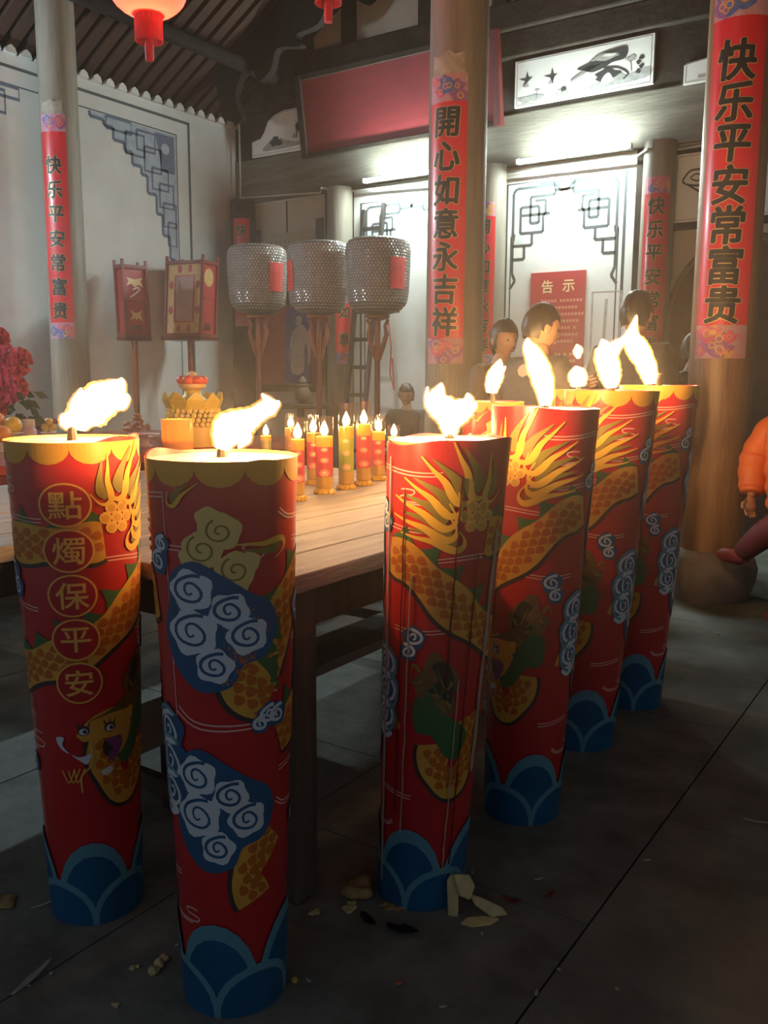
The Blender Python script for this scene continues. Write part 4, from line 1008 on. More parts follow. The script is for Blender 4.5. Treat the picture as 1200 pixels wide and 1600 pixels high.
hh = lambda px, pyb, pyt: HC - .85 + (at(px, pyt, math.hypot(*onz(px, pyb, .85)[:2])).z - HC)
for px, pb, pt_, lab, wx, r in (
        (466, 782, 652, 'short pink glass candle closest to the blue-cloud giant candle', 'pink', .026),
        (507, 771, 650, 'wide pink glass candle second along the row on the table edge', 'pink', .036),
        (490, 757, 648, 'pink glass candle tucked behind the wide one', 'pink', .030),
        (541, 764, 630, 'tall glass candle with stacked lotus prints, green-yellow at the top', 'green', .033),
        (568, 758, 627, 'tall deep pink glass candle between two lotus candles', 'pink', .033),
        (591, 750, 648, 'pink glass candle at the end of the row near the torn giant candle', 'pink', .031),
        (615, 742, 664, 'low glass candle mostly hidden behind the torn giant candle', 'pink', .03),
        (416, 722, 670, 'small green glass candle set back behind the blue-cloud giant candle', 'green', .030),
        (455, 735, 646, 'glass candle standing alone behind the short pink one', 'yellow', .030)):
    glass_candle(px, pb, hh(px, pb, pt_), lab, r, wx)
# ================================================================== ALTAR TABLE AND OFFERINGS
al = thing('altar_table', 'long red lacquered altar table set with offerings', 'table', (-5.0, 3.6, 0))
MB().box((-1.0, -1.5, .80), (.95, 1.55, .85)).build('table_top', M_lacq, al, bevel=.006)
MB().box((.86, -1.45, .66), (.90, 1.5, .80)).build('apron_board', M_lacqd, al); MB().box((-.95, -1.45, .66), (.90, -1.41, .80)).build('apron_board', M_lacqd, al)
for xx in (-.9, .83):
    for yy in (-1.4, 1.42): MB().box((xx, yy, 0), (xx + .08, yy + .08, .80)).build('leg', M_lacqd, al, bevel=.008)
# scroll-ended stand
sp = at(30, 655, 6.6)
st = thing('scroll_stand', 'dark red stand with an upturned scroll end behind the fruit', 'stand', (sp.x, sp.y, .853), YAW)
zt2 = at(30, 652, 6.6).z - .85
pts = spline([(-.9, zt2 + .02), (-.2, zt2 + .01), (.1, zt2 - .01), (.19, zt2 - .015), (.22, zt2 - .04), (.19, zt2 - .055), (.1, zt2 - .05), (-.3, zt2 - .05), (-.9, zt2 - .04)], 4, True)
MB().prism(pts, lambda a, b, d: (a, -.15 + d, b), .3).build('top_board', M_lacq, st)
MB().prism([(.06, zt2 - .04), (.14, zt2 - .05), (.155, .12), (.16, .08), (.19, .0), (.12, .0), (.11, .08), (.10, .14)], lambda a, b, d: (a, -.1 + d, b), .2).build('end_support', M_lacqd, st)
MB().box((-.9, -.1, 0), (-.8, .1, zt2 - .03)).build('end_support', M_lacqd, st)


def bouquet():
    p = at(10, 620, 6.15)
    t = thing('peony_bouquet', 'bunch of magenta and red peonies on the altar table', 'flowers', (p.x, p.y, .85), YAW)
    z0 = .85
    MB().lathe([(.04, 0), (.07, .02), (.08, .08), (.05, .16), (.045, .2)], 16).build('vase', mat('vase_blue', (.35, .38, .45), .3), t, True)
    Mg = mat('leaf_green', (.05, .10, .03), .6); mg = MB()
    cols = [mat('peony_magenta', (.62, .05, .24), .6, .3, 30), mat('peony_red', (.50, .03, .06), .6, .3, 30)]
    for px, py, r, c in ((8, 608, .11, 0), (30, 565, .095, 1), (3, 560, .11, 0), (26, 606, .085, 1), (-25, 590, .12, 0), (-2, 530, .08, 1), (-30, 545, .1, 1), (-5, 640, .07, 1)):
        q = at(px, py, 6.15); loc = Matrix.Rotation(-YAW, 3, 'Z') @ (q - Vector((p.x, p.y, .85))); mb = MB(); rn = random.Random(px + py)
        for ring, (nn, rr, op) in enumerate(((8, 1.0, 1.15), (7, .8, .8), (6, .6, .5), (5, .38, .25))):
            for k in range(nn):
                a = 2 * PI * k / nn + ring * .5 + rn.uniform(-.2, .2); e = op + rn.uniform(-.15, .15)
                # petal : curved 3x3 patch, facing towards the viewer (-y)
                vs = []
                for i in range(4):
                    s = i / 3; rad = r * rr * s; cup = r * (.55 - .25 * ring * 0) * (1 - s) * 0 + r * .35 * (s ** 2) * (1 - op * .7)
                    for j in (-1, 0, 1):
                        aa = a + j * .5 * (.4 + .6 * s) * (1.2 if i < 3 else .8)
                        vs.append((rad * math.cos(aa), -cup - r * .12 * ring - (.02 if j == 0 else 0) * s, rad * math.sin(aa)))
                vs = [(loc.x + x, loc.y + y, loc.z + z) for x, y, z in vs]
                mb.add(vs, [(i * 3 + j, i * 3 + j + 1, i * 3 + j + 4, i * 3 + j + 3) for i in range(3) for j in range(2)])
        f = mb.build('peony_bloom', cols[c], t, True); so = f.modifiers.new('s', 'SOLIDIFY'); so.thickness = .004
        mg.tube([(0, 0, .15), (loc.x * .5, .02, loc.z * .55 + .05), (loc.x, loc.y + .02, loc.z)], .006, 6)
    for k in range(26):
        a = random.uniform(0, 2 * PI); q = Vector((math.cos(a) * random.uniform(.03, .17), random.uniform(-.05, .08), random.uniform(.12, .4))); d = Vector((math.cos(a), random.uniform(-.6, .2), random.uniform(-.7, .5))).normalized() * .11; s = d.cross(Vector((0, 1, .2))).normalized() * .026
        mg.add([q, q + d * .5 + s, q + d, q + d * .5 - s], [(0, 1, 2, 3)])
    mg.build('stems_and_leaves', Mg, t)


bouquet()


def fruit(px, py, rpx, d, label, col, nm, group=None):
    p = at(px, py, d); r = rpx * d / F
    t = thing(nm, label, 'fruit', (p.x, p.y, p.z - r), 0, group)
    MB().sphere((0, 0, r), r, 18, 12, (1, 1, .93)).build('flesh', mat('peel_' + nm, col, .45, .15, 30, bump=.15, bscale=180), t, True)
    MB().lathe([(r * .12, r * 1.9), (r * .09, r * 1.95), (.001, r * 1.97)], 8).build('stem_end', mat('stem_green', (.12, .14, .04), .7), t)


def plate(px, py, rpx, d, h, label, m, nm='offering_plate', cat='plate'):
    p = at(px, py, d); r = rpx * d / F
    zf = .85
    t = thing(nm, label, cat, (p.x, p.y, zf))
    H_ = max(.04, p.z - zf)
    MB().lathe([(r * .5, 0), (r * .52, .01), (r * .3, .02), (r * .3, H_ * .5), (r * .6, H_ * .7), (r * 1.0, H_), (r * .97, H_ + .004), (r * .58, H_ * .75), (.002, H_ * .72)], 28).build('dish', m, t, True)
    return t, H_, r


M_por = mat('porcelain', (.66, .60, .55), .25); M_bowlp = mat('pale_bowl', (.62, .42, .38), .3)
plate(5, 676, 28, 5.75, .06, 'pale footed dish under the oranges', M_por)
fruit(20, 664, 13, 5.75, 'bright yellow pomelo on the pale footed dish', (.80, .50, .05), 'pomelo')
fruit(3, 678, 13, 5.55, 'orange lying below the yellow pomelo', (.75, .30, .06), 'orange')
fruit(-6, 656, 12, 5.8, 'orange set behind the yellow pomelo', (.72, .34, .10), 'orange')
pj, hj, rj = plate(76, 676, 12, 6.1, .05, 'small dish holding three yellow citrus fruits', M_por)
for px, py, lab in ((71, 668, 'left'), (82, 668, 'right'), (76, 659, 'top')):
    fruit(px, py, 6, 6.1, 'small yellow citrus stacked in the little dish', (.70, .48, .08), 'citrus', 'citrus pile in the small dish')
jr = at(45, 676, 6.0); t = thing('spice_jar', 'small pink and white lidded jar between the citrus dishes', 'jar', (jr.x, jr.y, .85))
hz_ = at(45, 655, 6.0).z - .85
MB().lathe([(.045, 0), (.05, .02), (.05, hz_ * .6), (.04, hz_ * .7)], 18).build('body', mat('jar_pink', (.60, .42, .48), .3), t, True); MB().lathe([(.035, hz_ * .7), (.04, hz_ * .75), (.038, hz_), (.002, hz_ * 1.02)], 18).build('lid', M_por, t, True)
plate(225, 678, 24, 5.9, .06, 'pale dish heaped with dried food beside the medallion candle flame', M_bowlp)
p_ = at(213, 668, 5.9)
t = thing('dried_food', 'reddish heap of dried food in the pale dish', 'food', (p_.x, p_.y, p_.z - .03)); mb = MB(); rn = random.Random(5)
for k in range(26): a = rn.uniform(0, 6.28); q = rn.uniform(0, .075); mb.sphere((q * math.cos(a), q * math.sin(a), .02 + (.09 - q) * rn.uniform(.2, 1.1)), rn.uniform(.015, .026), 7, 5, (1.2, .8, .8))
mb.build('pieces', mat('dried_red', (.42, .15, .08), .7, .4, 30), t, True)['kind'] = 'stuff'
plate(180, 684, 22, 5.6, .05, 'flat pale dish just behind the medallion candle rim', M_bowlp)
plate(250, 682, 18, 5.6, .05, 'flat pale dish beside the amber glass', M_bowlp)


def tower():
    p = at(303, 690, 5.3)
    t = thing('offering_tower', 'tiered yellow offering tower topped by a red flower', 'offering', (p.x, p.y, .85), YAW)
    z = lambda py: at(303, py, 5.3).z - .85
    k = 5.3 / F
    MB().lathe([(45 * k, 0), (47 * k, .02), (44 * k, .05)], 28).build('tray', M_lacq, t, True)
    MB().lathe([(38 * k, .05), (40 * k, z(668)), (36 * k, z(655))], 28).build('core', mat('tower_amber', (.60, .34, .05), .5), t, True)
    rn = random.Random(8); gm = MB().sphere((0, 0, 0), .017, 7, 5).mesh('grain', mat('grain_yellow', (.70, .50, .14), .5), True); hold = MB()
    for lv, py in enumerate((662, 655, 648, 641)):
        for j in range(30 - lv): a = 2 * PI * (j + .5 * lv) / (30 - lv); rr = (41 - lv * 1.2) * k; hold.sphere((rr * math.cos(a), rr * math.sin(a), z(py)), .016 + rn.uniform(-.003, .003), 6, 4)
    hold.build('grain_rings', mat('grain_yellow', (.70, .50, .14), .5), t, True)['kind'] = 'stuff'
    for j in range(10):
        a = 2 * PI * j / 10; c, s = math.cos(a), math.sin(a); r0, r1 = 36 * k, 44 * k; w = .06
        vs = [(r0 * c - w * s, r0 * s + w * c, z(640)), (r0 * c + w * s, r0 * s - w * c, z(640)), (r1 * c + w * .8 * s, r1 * s - w * .8 * c, z(624)), (r1 * 1.02 * c, r1 * 1.02 * s, z(612)), (r1 * c - w * .8 * s, r1 * s + w * .8 * c, z(624))]
        o = MB().add(vs, [(0, 1, 2, 3, 4)]).build('yellow_petal', mat('petal_yellow', (.66, .46, .04), .5, .2, 9), t); so = o.modifiers.new('s', 'SOLIDIFY'); so.thickness = .006
    MB().lathe([(30 * k, z(640)), (26 * k, z(628)), (14 * k, z(618)), (12 * k, z(610))], 24).build('upper_core', mat('petal_yellow', (.66, .46, .04), .5), t, True)
    MB().lathe([(8 * k, z(612)), (20 * k, z(605)), (21 * k, z(600)), (8 * k, z(596))], 24).build('flower_cup', mat('peach', (.68, .42, .22), .5), t, True)
    for j in range(7):
        a = 2 * PI * j / 7; c, s = math.cos(a), math.sin(a)
        MB().sphere((15 * k * c, 15 * k * s, z(594)), .036, 10, 7, (1, 1, .75)).build('red_petal', mat('petal_red', (.62, .10, .06), .5), t, True)
    MB().sphere((0, 0, z(588)), .03, 10, 7).build('flower_heart', mat('peach', (.68, .42, .22), .5), t, True)


tower()
pa = at(278, 700, 4.6); za = at(278, 700, 4.6).z; ha = at(278, 655, 4.6).z - za
t = thing('amber_glass', 'wide amber glass candle cup at the front edge of the altar table', 'candle', (pa.x, pa.y, .85)); ha = at(278, 655, 4.6).z - .85
MB().lathe([(.07, 0), (.078, .01), (.080, ha), (.077, ha), (.075, .02), (.002, .015)], 26, cap=False).build('cup', mat('amber_cup', (.80, .42, .14), .15, trans=.5), t, True)
MB().lathe([(.074, .03), (.074, ha * .55)], 24).build('wax', M_yelwax, t, True)
MB().tube([(0, 0, ha * .55), (0, 0, ha * .7), (0, 0, ha * .85)], [.008, .012, .001], 10).build('flame', M_fhot, t, 2)
L = bpy.data.lights.new('flame_light', 'POINT'); L.energy = 2; L.color = (1, .55, .2); L.shadow_soft_size = .01; o = bpy.data.objects.new('flame_light', L); COL.objects.link(o); o.parent = t; o.location = (0, 0, ha * .72)

# ================================================================== LANTERNS
# bead-net lanterns
M_beadb = mat('lantern_body', (.09, .07, .06), .5); M_beadn = mat('lantern_bead', (.34, .30, .27), .2, .3, 9, spec=.9)
M_collar = mat('carved_collar', (.28, .07, .03), .4, .3, 20)
PROF = [(.10, 0), (.20, .03), (.265, .10), (.285, .20), (.295, .40), (.30, .58), (.285, .65), (.24, .685)]


def prof_r(z):
    for (r0, z0), (r1, z1) in zip(PROF, PROF[1:]):
        if z0 <= z <= z1: return r0 + (r1 - r0) * (z - z0) / (z1 - z0), math.atan2(r1 - r0, z1 - z0)
    return PROF[-1][0], 0


bm_ = MB()
for row in range(24):
    z = .03 + row * .0275; r, sl = prof_r(z); n = max(10, int(2 * PI * r / .0325))
    for j in range(n):
        a = 2 * PI * (j + .5 * (row % 2)) / n; ca, sa = math.cos(a), math.sin(a)
        N = Vector((ca * math.cos(sl), sa * math.cos(sl), -math.sin(sl))); T = Vector((-sa, ca, 0)); B = N.cross(T); c = Vector((r * ca, r * sa, z)) + N * .001
        vs = [c + (T * math.sin(q * PI / 3) + B * math.cos(q * PI / 3)) * .0152 + N * .003 for q in range(6)] + [c + N * .008]
        bm_.add(vs, [(q, (q + 1) % 6, 6) for q in range(6)])
BEADM = bm_.mesh('bead_net', M_beadn); BODYM = MB().lathe(PROF, 40).mesh('lantern_body', M_beadb, True)
for px, lab, lx in ((403, 'bead-net lantern on a pole, its red label half hidden, next to the corner column', 40), (498, 'bead-net lantern on a pole in the middle of the three, red label at its edge', -70), (590, 'bead-net lantern on a carved pole with a clear red label', 38)):
    b = ony(px, 492, 7.0)
    t = thing('bead_lantern', lab, 'lantern', (b.x, 7.0, 0), math.atan2(-7.0, -b.x), 'bead-net pole lanterns before the back wall')
    z = b.z
    o = link('lantern_body', BODYM, t); o.location.z = z
    o2 = link('bead_net', BEADM, o); o2['kind'] = 'stuff'
    lb = Flat(); lb.poly('r', [(-.085, .22), (.085, .22), (.085, .5), (-.085, .5)], 0)
    def lf(a, zz, off, lx=lx, z=z): r = prof_r(zz)[0] + .012 + off; an = R_(lx) + a / .3; return (r * math.cos(an), r * math.sin(an), zz)
    lb.ribbon('k', [(-.04, .44), (-.04, .28)], .008, 1); lb.ribbon('k', [(.03, .45), (.03, .27)], .008, 1); lb.ribbon('k', [(-.06, .4), (.05, .4)], .008, 1)
    for q in lb.build(lf, {'r': ('red_label', mat('label_red', (.62, .03, .03), .5)), 'k': ('label_strokes', mat('label_stroke', (.42, .02, .02), .5))}, o, mx=.03): pass
    MB().lathe([(.05, -.05), (.11, -.03), (.12, -.01), (.10, .0)], 20, (0, 0, z)).build('rim_collar', M_collar, t, True)
    cb = MB()
    for s in range(4):
        a = s * PI / 2; c, sn = math.cos(a), math.sin(a)
        cb.tube([(.02 * c, .02 * sn, z - .42), (.05 * c, .05 * sn, z - .30), (.085 * c, .085 * sn, z - .18), (.07 * c, .07 * sn, z - .1), (.10 * c, .10 * sn, z - .04)], [.014, .024, .022, .016, .018], 8)
    cb.build('carved_bracket', M_collar, t, True)
    MB().tube([(0, 0, .06), (0, 0, z)], .028, 12).build('pole', M_lacqd, t, True)
    MB().lathe([(.22, 0), (.22, .04), (.08, .08), (.05, .14)], 20).build('foot', M_lacqd, t, True)
    if px == 590: MB().tube([(.0, .1, z - .05), (.02, .13, z - .3), (.02, .12, z - .55), (.02, .16, z - .7), (.02, .14, z - .4)], .008, 6).build('red_ribbon', mat('ribbon', (.5, .06, .06), .6), t)


# square palace lanterns
def square_lantern(px, pt, pb, wpx, yaw, lean, label, face):
    X = -7.32; b = onx(px, pb, X); tp = onx(px, pt, X); d = b.length; h = tp.z - b.z; w = wpx
    t = thing('palace_lantern', label, 'lantern', (X, b.y, 0), yaw, 'square palace lanterns along the plaster wall')
    z = b.z; hw = w / 2
    fr = mat('lantern_frame', (.20, .035, .03), .4); gd = mat('lantern_gilt', (.62, .40, .16), .4, .3, 30); pn = mat('lantern_silk', (.42, .28, .27), .7, .2, 8); dr = mat('lantern_red', (.36, .03, .03), .45)
    ox = lambda zz: lean * (zz - z)
    body = thing('tmp', 'x', 'x'); body.parent = t; del body['label'], body['category']; body.name = 'lantern_box'
    for sx in (-1, 1):
        for sy in (-1, 1): MB().bar((sx * hw, sy * hw * .62 + ox(z), z), (sx * hw, sy * hw * .62 + ox(z + h + .05), z + h + .05), .025, .025).build('corner_post', fr, body)
    for zz in (z + .02, z + h - .02):
        for sx in (-1, 1): MB().bar((sx * hw, -hw * .62 + ox(zz), zz), (sx * hw, hw * .62 + ox(zz), zz), .025, .035).build('rail', fr, body)
        for sy in (-1, 1): MB().bar((-hw, sy * hw * .62 + ox(zz), zz), (hw, sy * hw * .62 + ox(zz), zz), .025, .035).build('rail', fr, body)
    MB().box((-hw * 1.12, -hw * .75, z - .035), (hw * 1.12, hw * .75, z)).build('base_board', M_lacqd, body)
    # core of red panels
    mb = MB(); q = hw - .012; r = hw * .62 - .012
    mb.add([(-q, -r + ox(z), z), (q, -r + ox(z), z), (q, r + ox(z), z), (-q, r + ox(z), z), (-q, -r + ox(z + h), z + h), (q, -r + ox(z + h), z + h), (q, r + ox(z + h), z + h), (-q, r + ox(z + h), z + h)], [(0, 3, 2, 1), (4, 5, 6, 7), (0, 1, 5, 4), (1, 2, 6, 5), (2, 3, 7, 6), (3, 0, 4, 7)])
    mb.build('red_panels', dr, body)
    # broad face at local +x, narrow at -y
    P = lambda y, zz, o: (q + o, y + ox(zz), zz); N = lambda x, zz, o: (x, -r - o + ox(zz), zz)
    f = Flat()
    if face == 'gilt':
        f.poly('gilt', [(-q, z + .04), (q, z + .04), (q, z + h - .04), (-q, z + h - .04)], 0); f.poly('silk', [(-q * .55, z + h * .2), (q * .55, z + h * .2), (q * .55, z + h * .8), (-q * .55, z + h * .8)], 2)
        for a, b_ in ((-.3, .89), (.3, .89), (-.3, .11), (.3, .11), (-.78, .68), (.78, .68), (-.78, .35), (.78, .35)): f.poly('red', circle(a * q, z + h * b_, .028, 10, .045), 3)
        f.ribbon('red', [(-q * .55, z + h * .2), (q * .55, z + h * .2), (q * .55, z + h * .8), (-q * .55, z + h * .8), (-q * .55, z + h * .2)], .022, 4)
        f.build(N, {'gilt': ('gilt_border', gd), 'silk': ('silk_window', pn), 'red': ('red_inlay', dr)}, body, mx=0)
        g = Flat(); g.poly('gilt', circle(0, z + h * .78, r * .7, 12, .10), 0); g.ribbon('dark', [(-r * .75, z + h * .5), (r * .75, z + h * .5), (r * .75, z + .08), (-r * .75, z + .08), (-r * .75, z + h * .5)], .012, 0); g.poly('dark', [(-r * .5, z + h * .08), (r * .5, z + h * .08), (r * .5, z + h * .18), (-r * .5, z + h * .18)], 1)
        g.build(P, {'gilt': ('gilt_carving', gd), 'dark': ('panel_line', M_lacqd)}, body, mx=0)
    else:
        f.poly('gilt', [(q * .8 * a, z + h * (.76 + .07 * b_)) for a, b_ in ((-1, -.8), (-.4, -.3), (0, -1), (.5, -.4), (1, -.9), (.7, .3), (1, 1), (0, .6), (-.9, .9), (-.7, .2))], 0)
        f.poly('gilt', [(q * .6 * a, z + h * (.30 + .08 * b_)) for a, b_ in ((-1, -.9), (-.3, -.4), (0, -.8), (.3, -.4), (1, -.9), (.7, .1), (1, 1), (.2, .5), (-.2, .5), (-1, 1), (-.6, .1))], 0)
        f.ribbon('white', spline([(-q * .5, z + h * .55), (0, z + h * .60), (q * .4, z + h * .66), (q * .3, z + h * .69), (-q * .2, z + h * .66)], 5), .014, 1)
        f.ribbon('dark', [(-q * .85, z + h * .5), (q * .85, z + h * .5), (q * .85, z + .06), (-q * .85, z + .06), (-q * .85, z + h * .5)], .012, 0); f.poly('dark', [(-q * .5, z + h * .1), (q * .5, z + h * .1), (q * .5, z + h * .17), (-q * .5, z + h * .17)], 0)
        f.build(N, {'gilt': ('gilt_carving', mat('pale_gilt', (.70, .55, .28), .4)), 'white': ('white_tag', M_white), 'dark': ('panel_line', M_lacqd)}, body, mx=0)
    MB().tube([(0, ox(z) * 0, .05), (0, 0, z - .035)], .03, 12).build('pole', M_collar, t, True)
    MB().box((-.16, -.16, 0), (.16, .16, .06)).build('foot', M_lacqd, t)


# local -y face looks towards camera for yaw ~ direction
square_lantern(297, 408, 527, .46, R_(12), .10, 'gilt-framed square palace lantern with a silk window, leaning', 'gilt')
square_lantern(210, 415, 527, .26, R_(78), .05, 'narrow red palace lantern with pale gilt carving and a white tag', 'plain')


# hanging red lanterns
def hanging_lantern(px, py_bottom, d, label, glow):
    c = at(px, py_bottom, d)
    t = thing('red_lantern', label, 'lantern', (c.x, c.y, c.z)); k = d / F
    m = mat('lantern_cloth', (.75, .06, .05), .6, trans=.6); R0 = 56 * k
    hz = 60 * k   # collar + tassel
    b = MB(); n = 64
    vs = []; fs = []; mm = 12
    for i in range(mm + 1):
        a = PI * (.10 + .80 * i / mm)
        for j in range(n): q = 2 * PI * j / n; rr = R0 * math.sin(a) * (1 - .035 * abs(math.sin(q * 12))); vs.append((rr * math.cos(q), rr * math.sin(q), hz + R0 * .66 - R0 * .72 * math.cos(a)))
    for i in range(mm):
        for j in range(n): fs.append((i * n + j, i * n + (j + 1) % n, (i + 1) * n + (j + 1) % n, (i + 1) * n + j))
    b.add(vs, fs).build('cloth_globe', m, t, True)
    MB().lathe([(R0 * .34, hz - .005), (R0 * .34, hz + .02)], 24).build('lower_ring', M_gold, t, True)
    MB().lathe([(R0 * .34, hz + R0 * 1.30), (R0 * .34, hz + R0 * 1.36)], 24).build('upper_ring', M_gold, t, True)
    sk = MB()
    for j in range(40): a = 2 * PI * j / 40; rr = R0 * .33; sk.bar((rr * math.cos(a), rr * math.sin(a), hz), (rr * math.cos(a), rr * math.sin(a), 25 * k), .011, .004)
    sk.build('fringe', mat('fringe_red', (.55, .03, .04), .6), t)
    MB().lathe([(6 * k, 0), (6.5 * k, 20 * k), (4 * k, 30 * k), (.004, 35 * k), (.004, hz)], 14).build('tassel', mat('fringe_red', (.55, .03, .04), .6), t, True)
    top = zr(c.x) - .02
    MB().tube([(0, 0, hz + R0 * 1.36), (0, 0, top - c.z)], .006, 6).build('hanging_cord', M_black, t)
    o = MB().sphere((0, 0, hz + R0 * .66), .04, 12, 8).build('bulb', mat('warm_bulb', (1, .8, .5), .4, emit=60, ecol=(1, .66, .34)), t, True)
    if glow:
        L = bpy.data.lights.new('bulb_light', 'POINT'); L.energy = glow; L.color = (1, .6, .3); L.shadow_soft_size = .04; lo = bpy.data.objects.new('bulb_light', L); COL.objects.link(lo); lo.parent = o; lo.location = (0, 0, hz + R0 * .66 - .07)
    return t


hanging_lantern(234, 95, 6.0, 'glowing round red lantern with its lit globe hanging under the rafters', 14)
hanging_lantern(513, 35, 6.0, 'red lantern hung above the plaque, only its long tassel showing', 5)

# ================================================================== PICTURE, LADDER, SMALL TABLE AT THE BACK
pf = thing('framed_picture', 'framed red and blue picture of a robed figure behind the lantern poles', 'picture', (-6.8, 8.02, 1.16)); pf.rotation_euler = (R_(-3), 0, 0)
MB().box((-.44, 0, .05), (.42, .02, .95)).build('backing', mat('picture_red', (.32, .05, .05), .6, .3, 8), pf)
MB().box((-.02, -.012, .06), (.36, 0, .92)).build('blue_panel', mat('picture_blue', (.06, .08, .30), .6, .3, 8), pf)
ff = Flat(); ff.poly('p', spline([(.08, .2), (.26, .2), (.27, .5), (.31, .45), (.33, .25), (.36, .5), (.29, .68), (.2, .74), (.13, .70), (.06, .6), (.04, .3), (.07, .5)], 4, True), 0); ff.poly('p', circle(.17, .78, .05, 12, .06), 1)
ff.build(lambda a, b, o: (a, -.013 - o, b), {'p': ('painted_figure', mat('figure_pale', (.45, .40, .42), .7, .3, 12))}, pf, mx=0)
MB().box((-.5, -.03, -.03), (.46, .03, .05)).build('frame_bottom', M_timber, pf); MB().bar((-.50, -.01, .9), (-.44, -.01, -.02), .06, .05).build('frame_side', M_timber, pf); MB().box((.42, -.02, -.02), (.47, .03, .96)).build('frame_side', M_timber, pf)
ld = thing('step_ladder', 'black ladder leaning against the fret panel behind a bead-net lantern', 'ladder', (-5.72, 7.75, 0))
dpt = .50; zt3 = 3.12
for sx in (-.13, .13): MB().bar((sx, 0, 0), (sx, dpt, zt3 + (.0 if sx < 0 else .05)), .035, .05, (0, 1, 0)).build('rail', M_black, ld)
for k in range(10): f_ = (k + .7) / 10.4; MB().bar((-.13, dpt * f_, zt3 * f_), (.13, dpt * f_, zt3 * f_), .03, .04).build('rung', M_black, ld)
sm_ = ony(470, 640, 7.6); tb = thing('side_table', 'small dark round table with a jar near the back wall', 'table', (sm_.x, 7.6, 0))
MB().lathe([(.30, .96), (.32, .98), (.32, 1.01)], 24).build('table_top', M_timber, tb, True); MB().lathe([(.2, 0), (.18, .03), (.04, .1), (.05, .5), (.04, .96)], 16).build('pedestal', M_timber, tb, True)
t = thing('incense_jar', 'small brown jar standing on the dark round table', 'jar', (sm_.x + .03, 7.6, 1.01)); MB().lathe([(.05, 0), (.08, .05), (.09, .12), (.06, .18), (.07, .21), (.05, .22)], 18).build('body', M_woodd, t, True)
MB().lathe([(.03, .22), (.05, .24), (.03, .28), (.005, .30)], 14).build('lid', M_woodd, t, True)
# ================================================================== PEOPLE


def skin_mesh(nodes, edges, root, sub=2, name='body'):
    names = list(nodes); me = bpy.data.meshes.new(name)
    me.from_pydata([nodes[n][0] for n in names], [(names.index(a), names.index(b)) for a, b in edges], [])
    o = bpy.data.objects.new('tmp_skin', me); COL.objects.link(o)
    sk = o.modifiers.new('skin', 'SKIN'); sk.use_smooth_shade = True
    for i, n in enumerate(names):
        r = nodes[n][1]; r = r if hasattr(r, '__len__') else (r, r)
        me.skin_vertices[0].data[i].radius = r; me.skin_vertices[0].data[i].use_root = (n == root)
    s = o.modifiers.new('sub', 'SUBSURF'); s.levels = sub; s.render_levels = sub
    dg = bpy.context.evaluated_depsgraph_get(); ev = o.evaluated_get(dg); em = ev.to_mesh()
    vs = [tuple(v.co) for v in em.vertices]; fs = [tuple(p.vertices) for p in em.polygons]
    ev.to_mesh_clear(); bpy.data.objects.remove(o); bpy.data.meshes.remove(me)
    return vs, fs


def head_geo(c, s, yaw, tilt=0.0, n=40, m=28):
    """head: x right, y forward before turning"""
    vs = []; fs = []; rot = Matrix.Rotation(yaw, 3, 'Z') @ Matrix.Rotation(tilt, 3, 'X')
    g = lambda a, b, w: math.exp(-((a * a + b * b) / (w * w)))
    for i in range(m + 1):
        th = PI * i / m
        for j in range(n):
            ph = 2 * PI * j / n; x, y, z = math.sin(th) * math.cos(ph), math.sin(th) * math.sin(ph), math.cos(th)
            rx, ry, rz = .076, .096, .118
            if z < 0: k = 1 + z * .30; rx *= (1 + z * .32); ry *= (1 + z * .14) if y > 0 else (1 + z * .35)
            p = Vector((x * rx, y * ry, z * rz))
            if y > 0:
                u, w = p.x, p.z
                p.y += .026 * g(u * 1.3, w + .022, .020) + .012 * g(u * 1.8, w - .004, .02)     # nose
                p.y -= .012 * (g(u - .032, w - .008, .019) + g(u + .032, w - .008, .019))      # eye sockets
                p.y += .007 * g(u * .5, w + .060, .012) + .010 * g(u * .8, w + .092, .018)       # lips, chin
                p.y += .004 * g(u * .5, w - .032, .02)
            vs.append(c + rot @ (p * s))
    for i in range(m):
        for j in range(n): fs.append((i * n + j, i * n + (j + 1) % n, (i + 1) * n + (j + 1) % n, (i + 1) * n + j))
    for sx in (-1, 1):
        mb = MB().sphere((0, 0, 0), 1, 10, 8)
        o = len(vs); vs += [c + rot @ (Vector((sx * .078 + v[0] * .010, -.008 + v[1] * .022, -.005 + v[2] * .034)) * s) for v in mb.v]; fs += [tuple(i + o for i in f) for f in mb.f]
    return vs, fs, rot


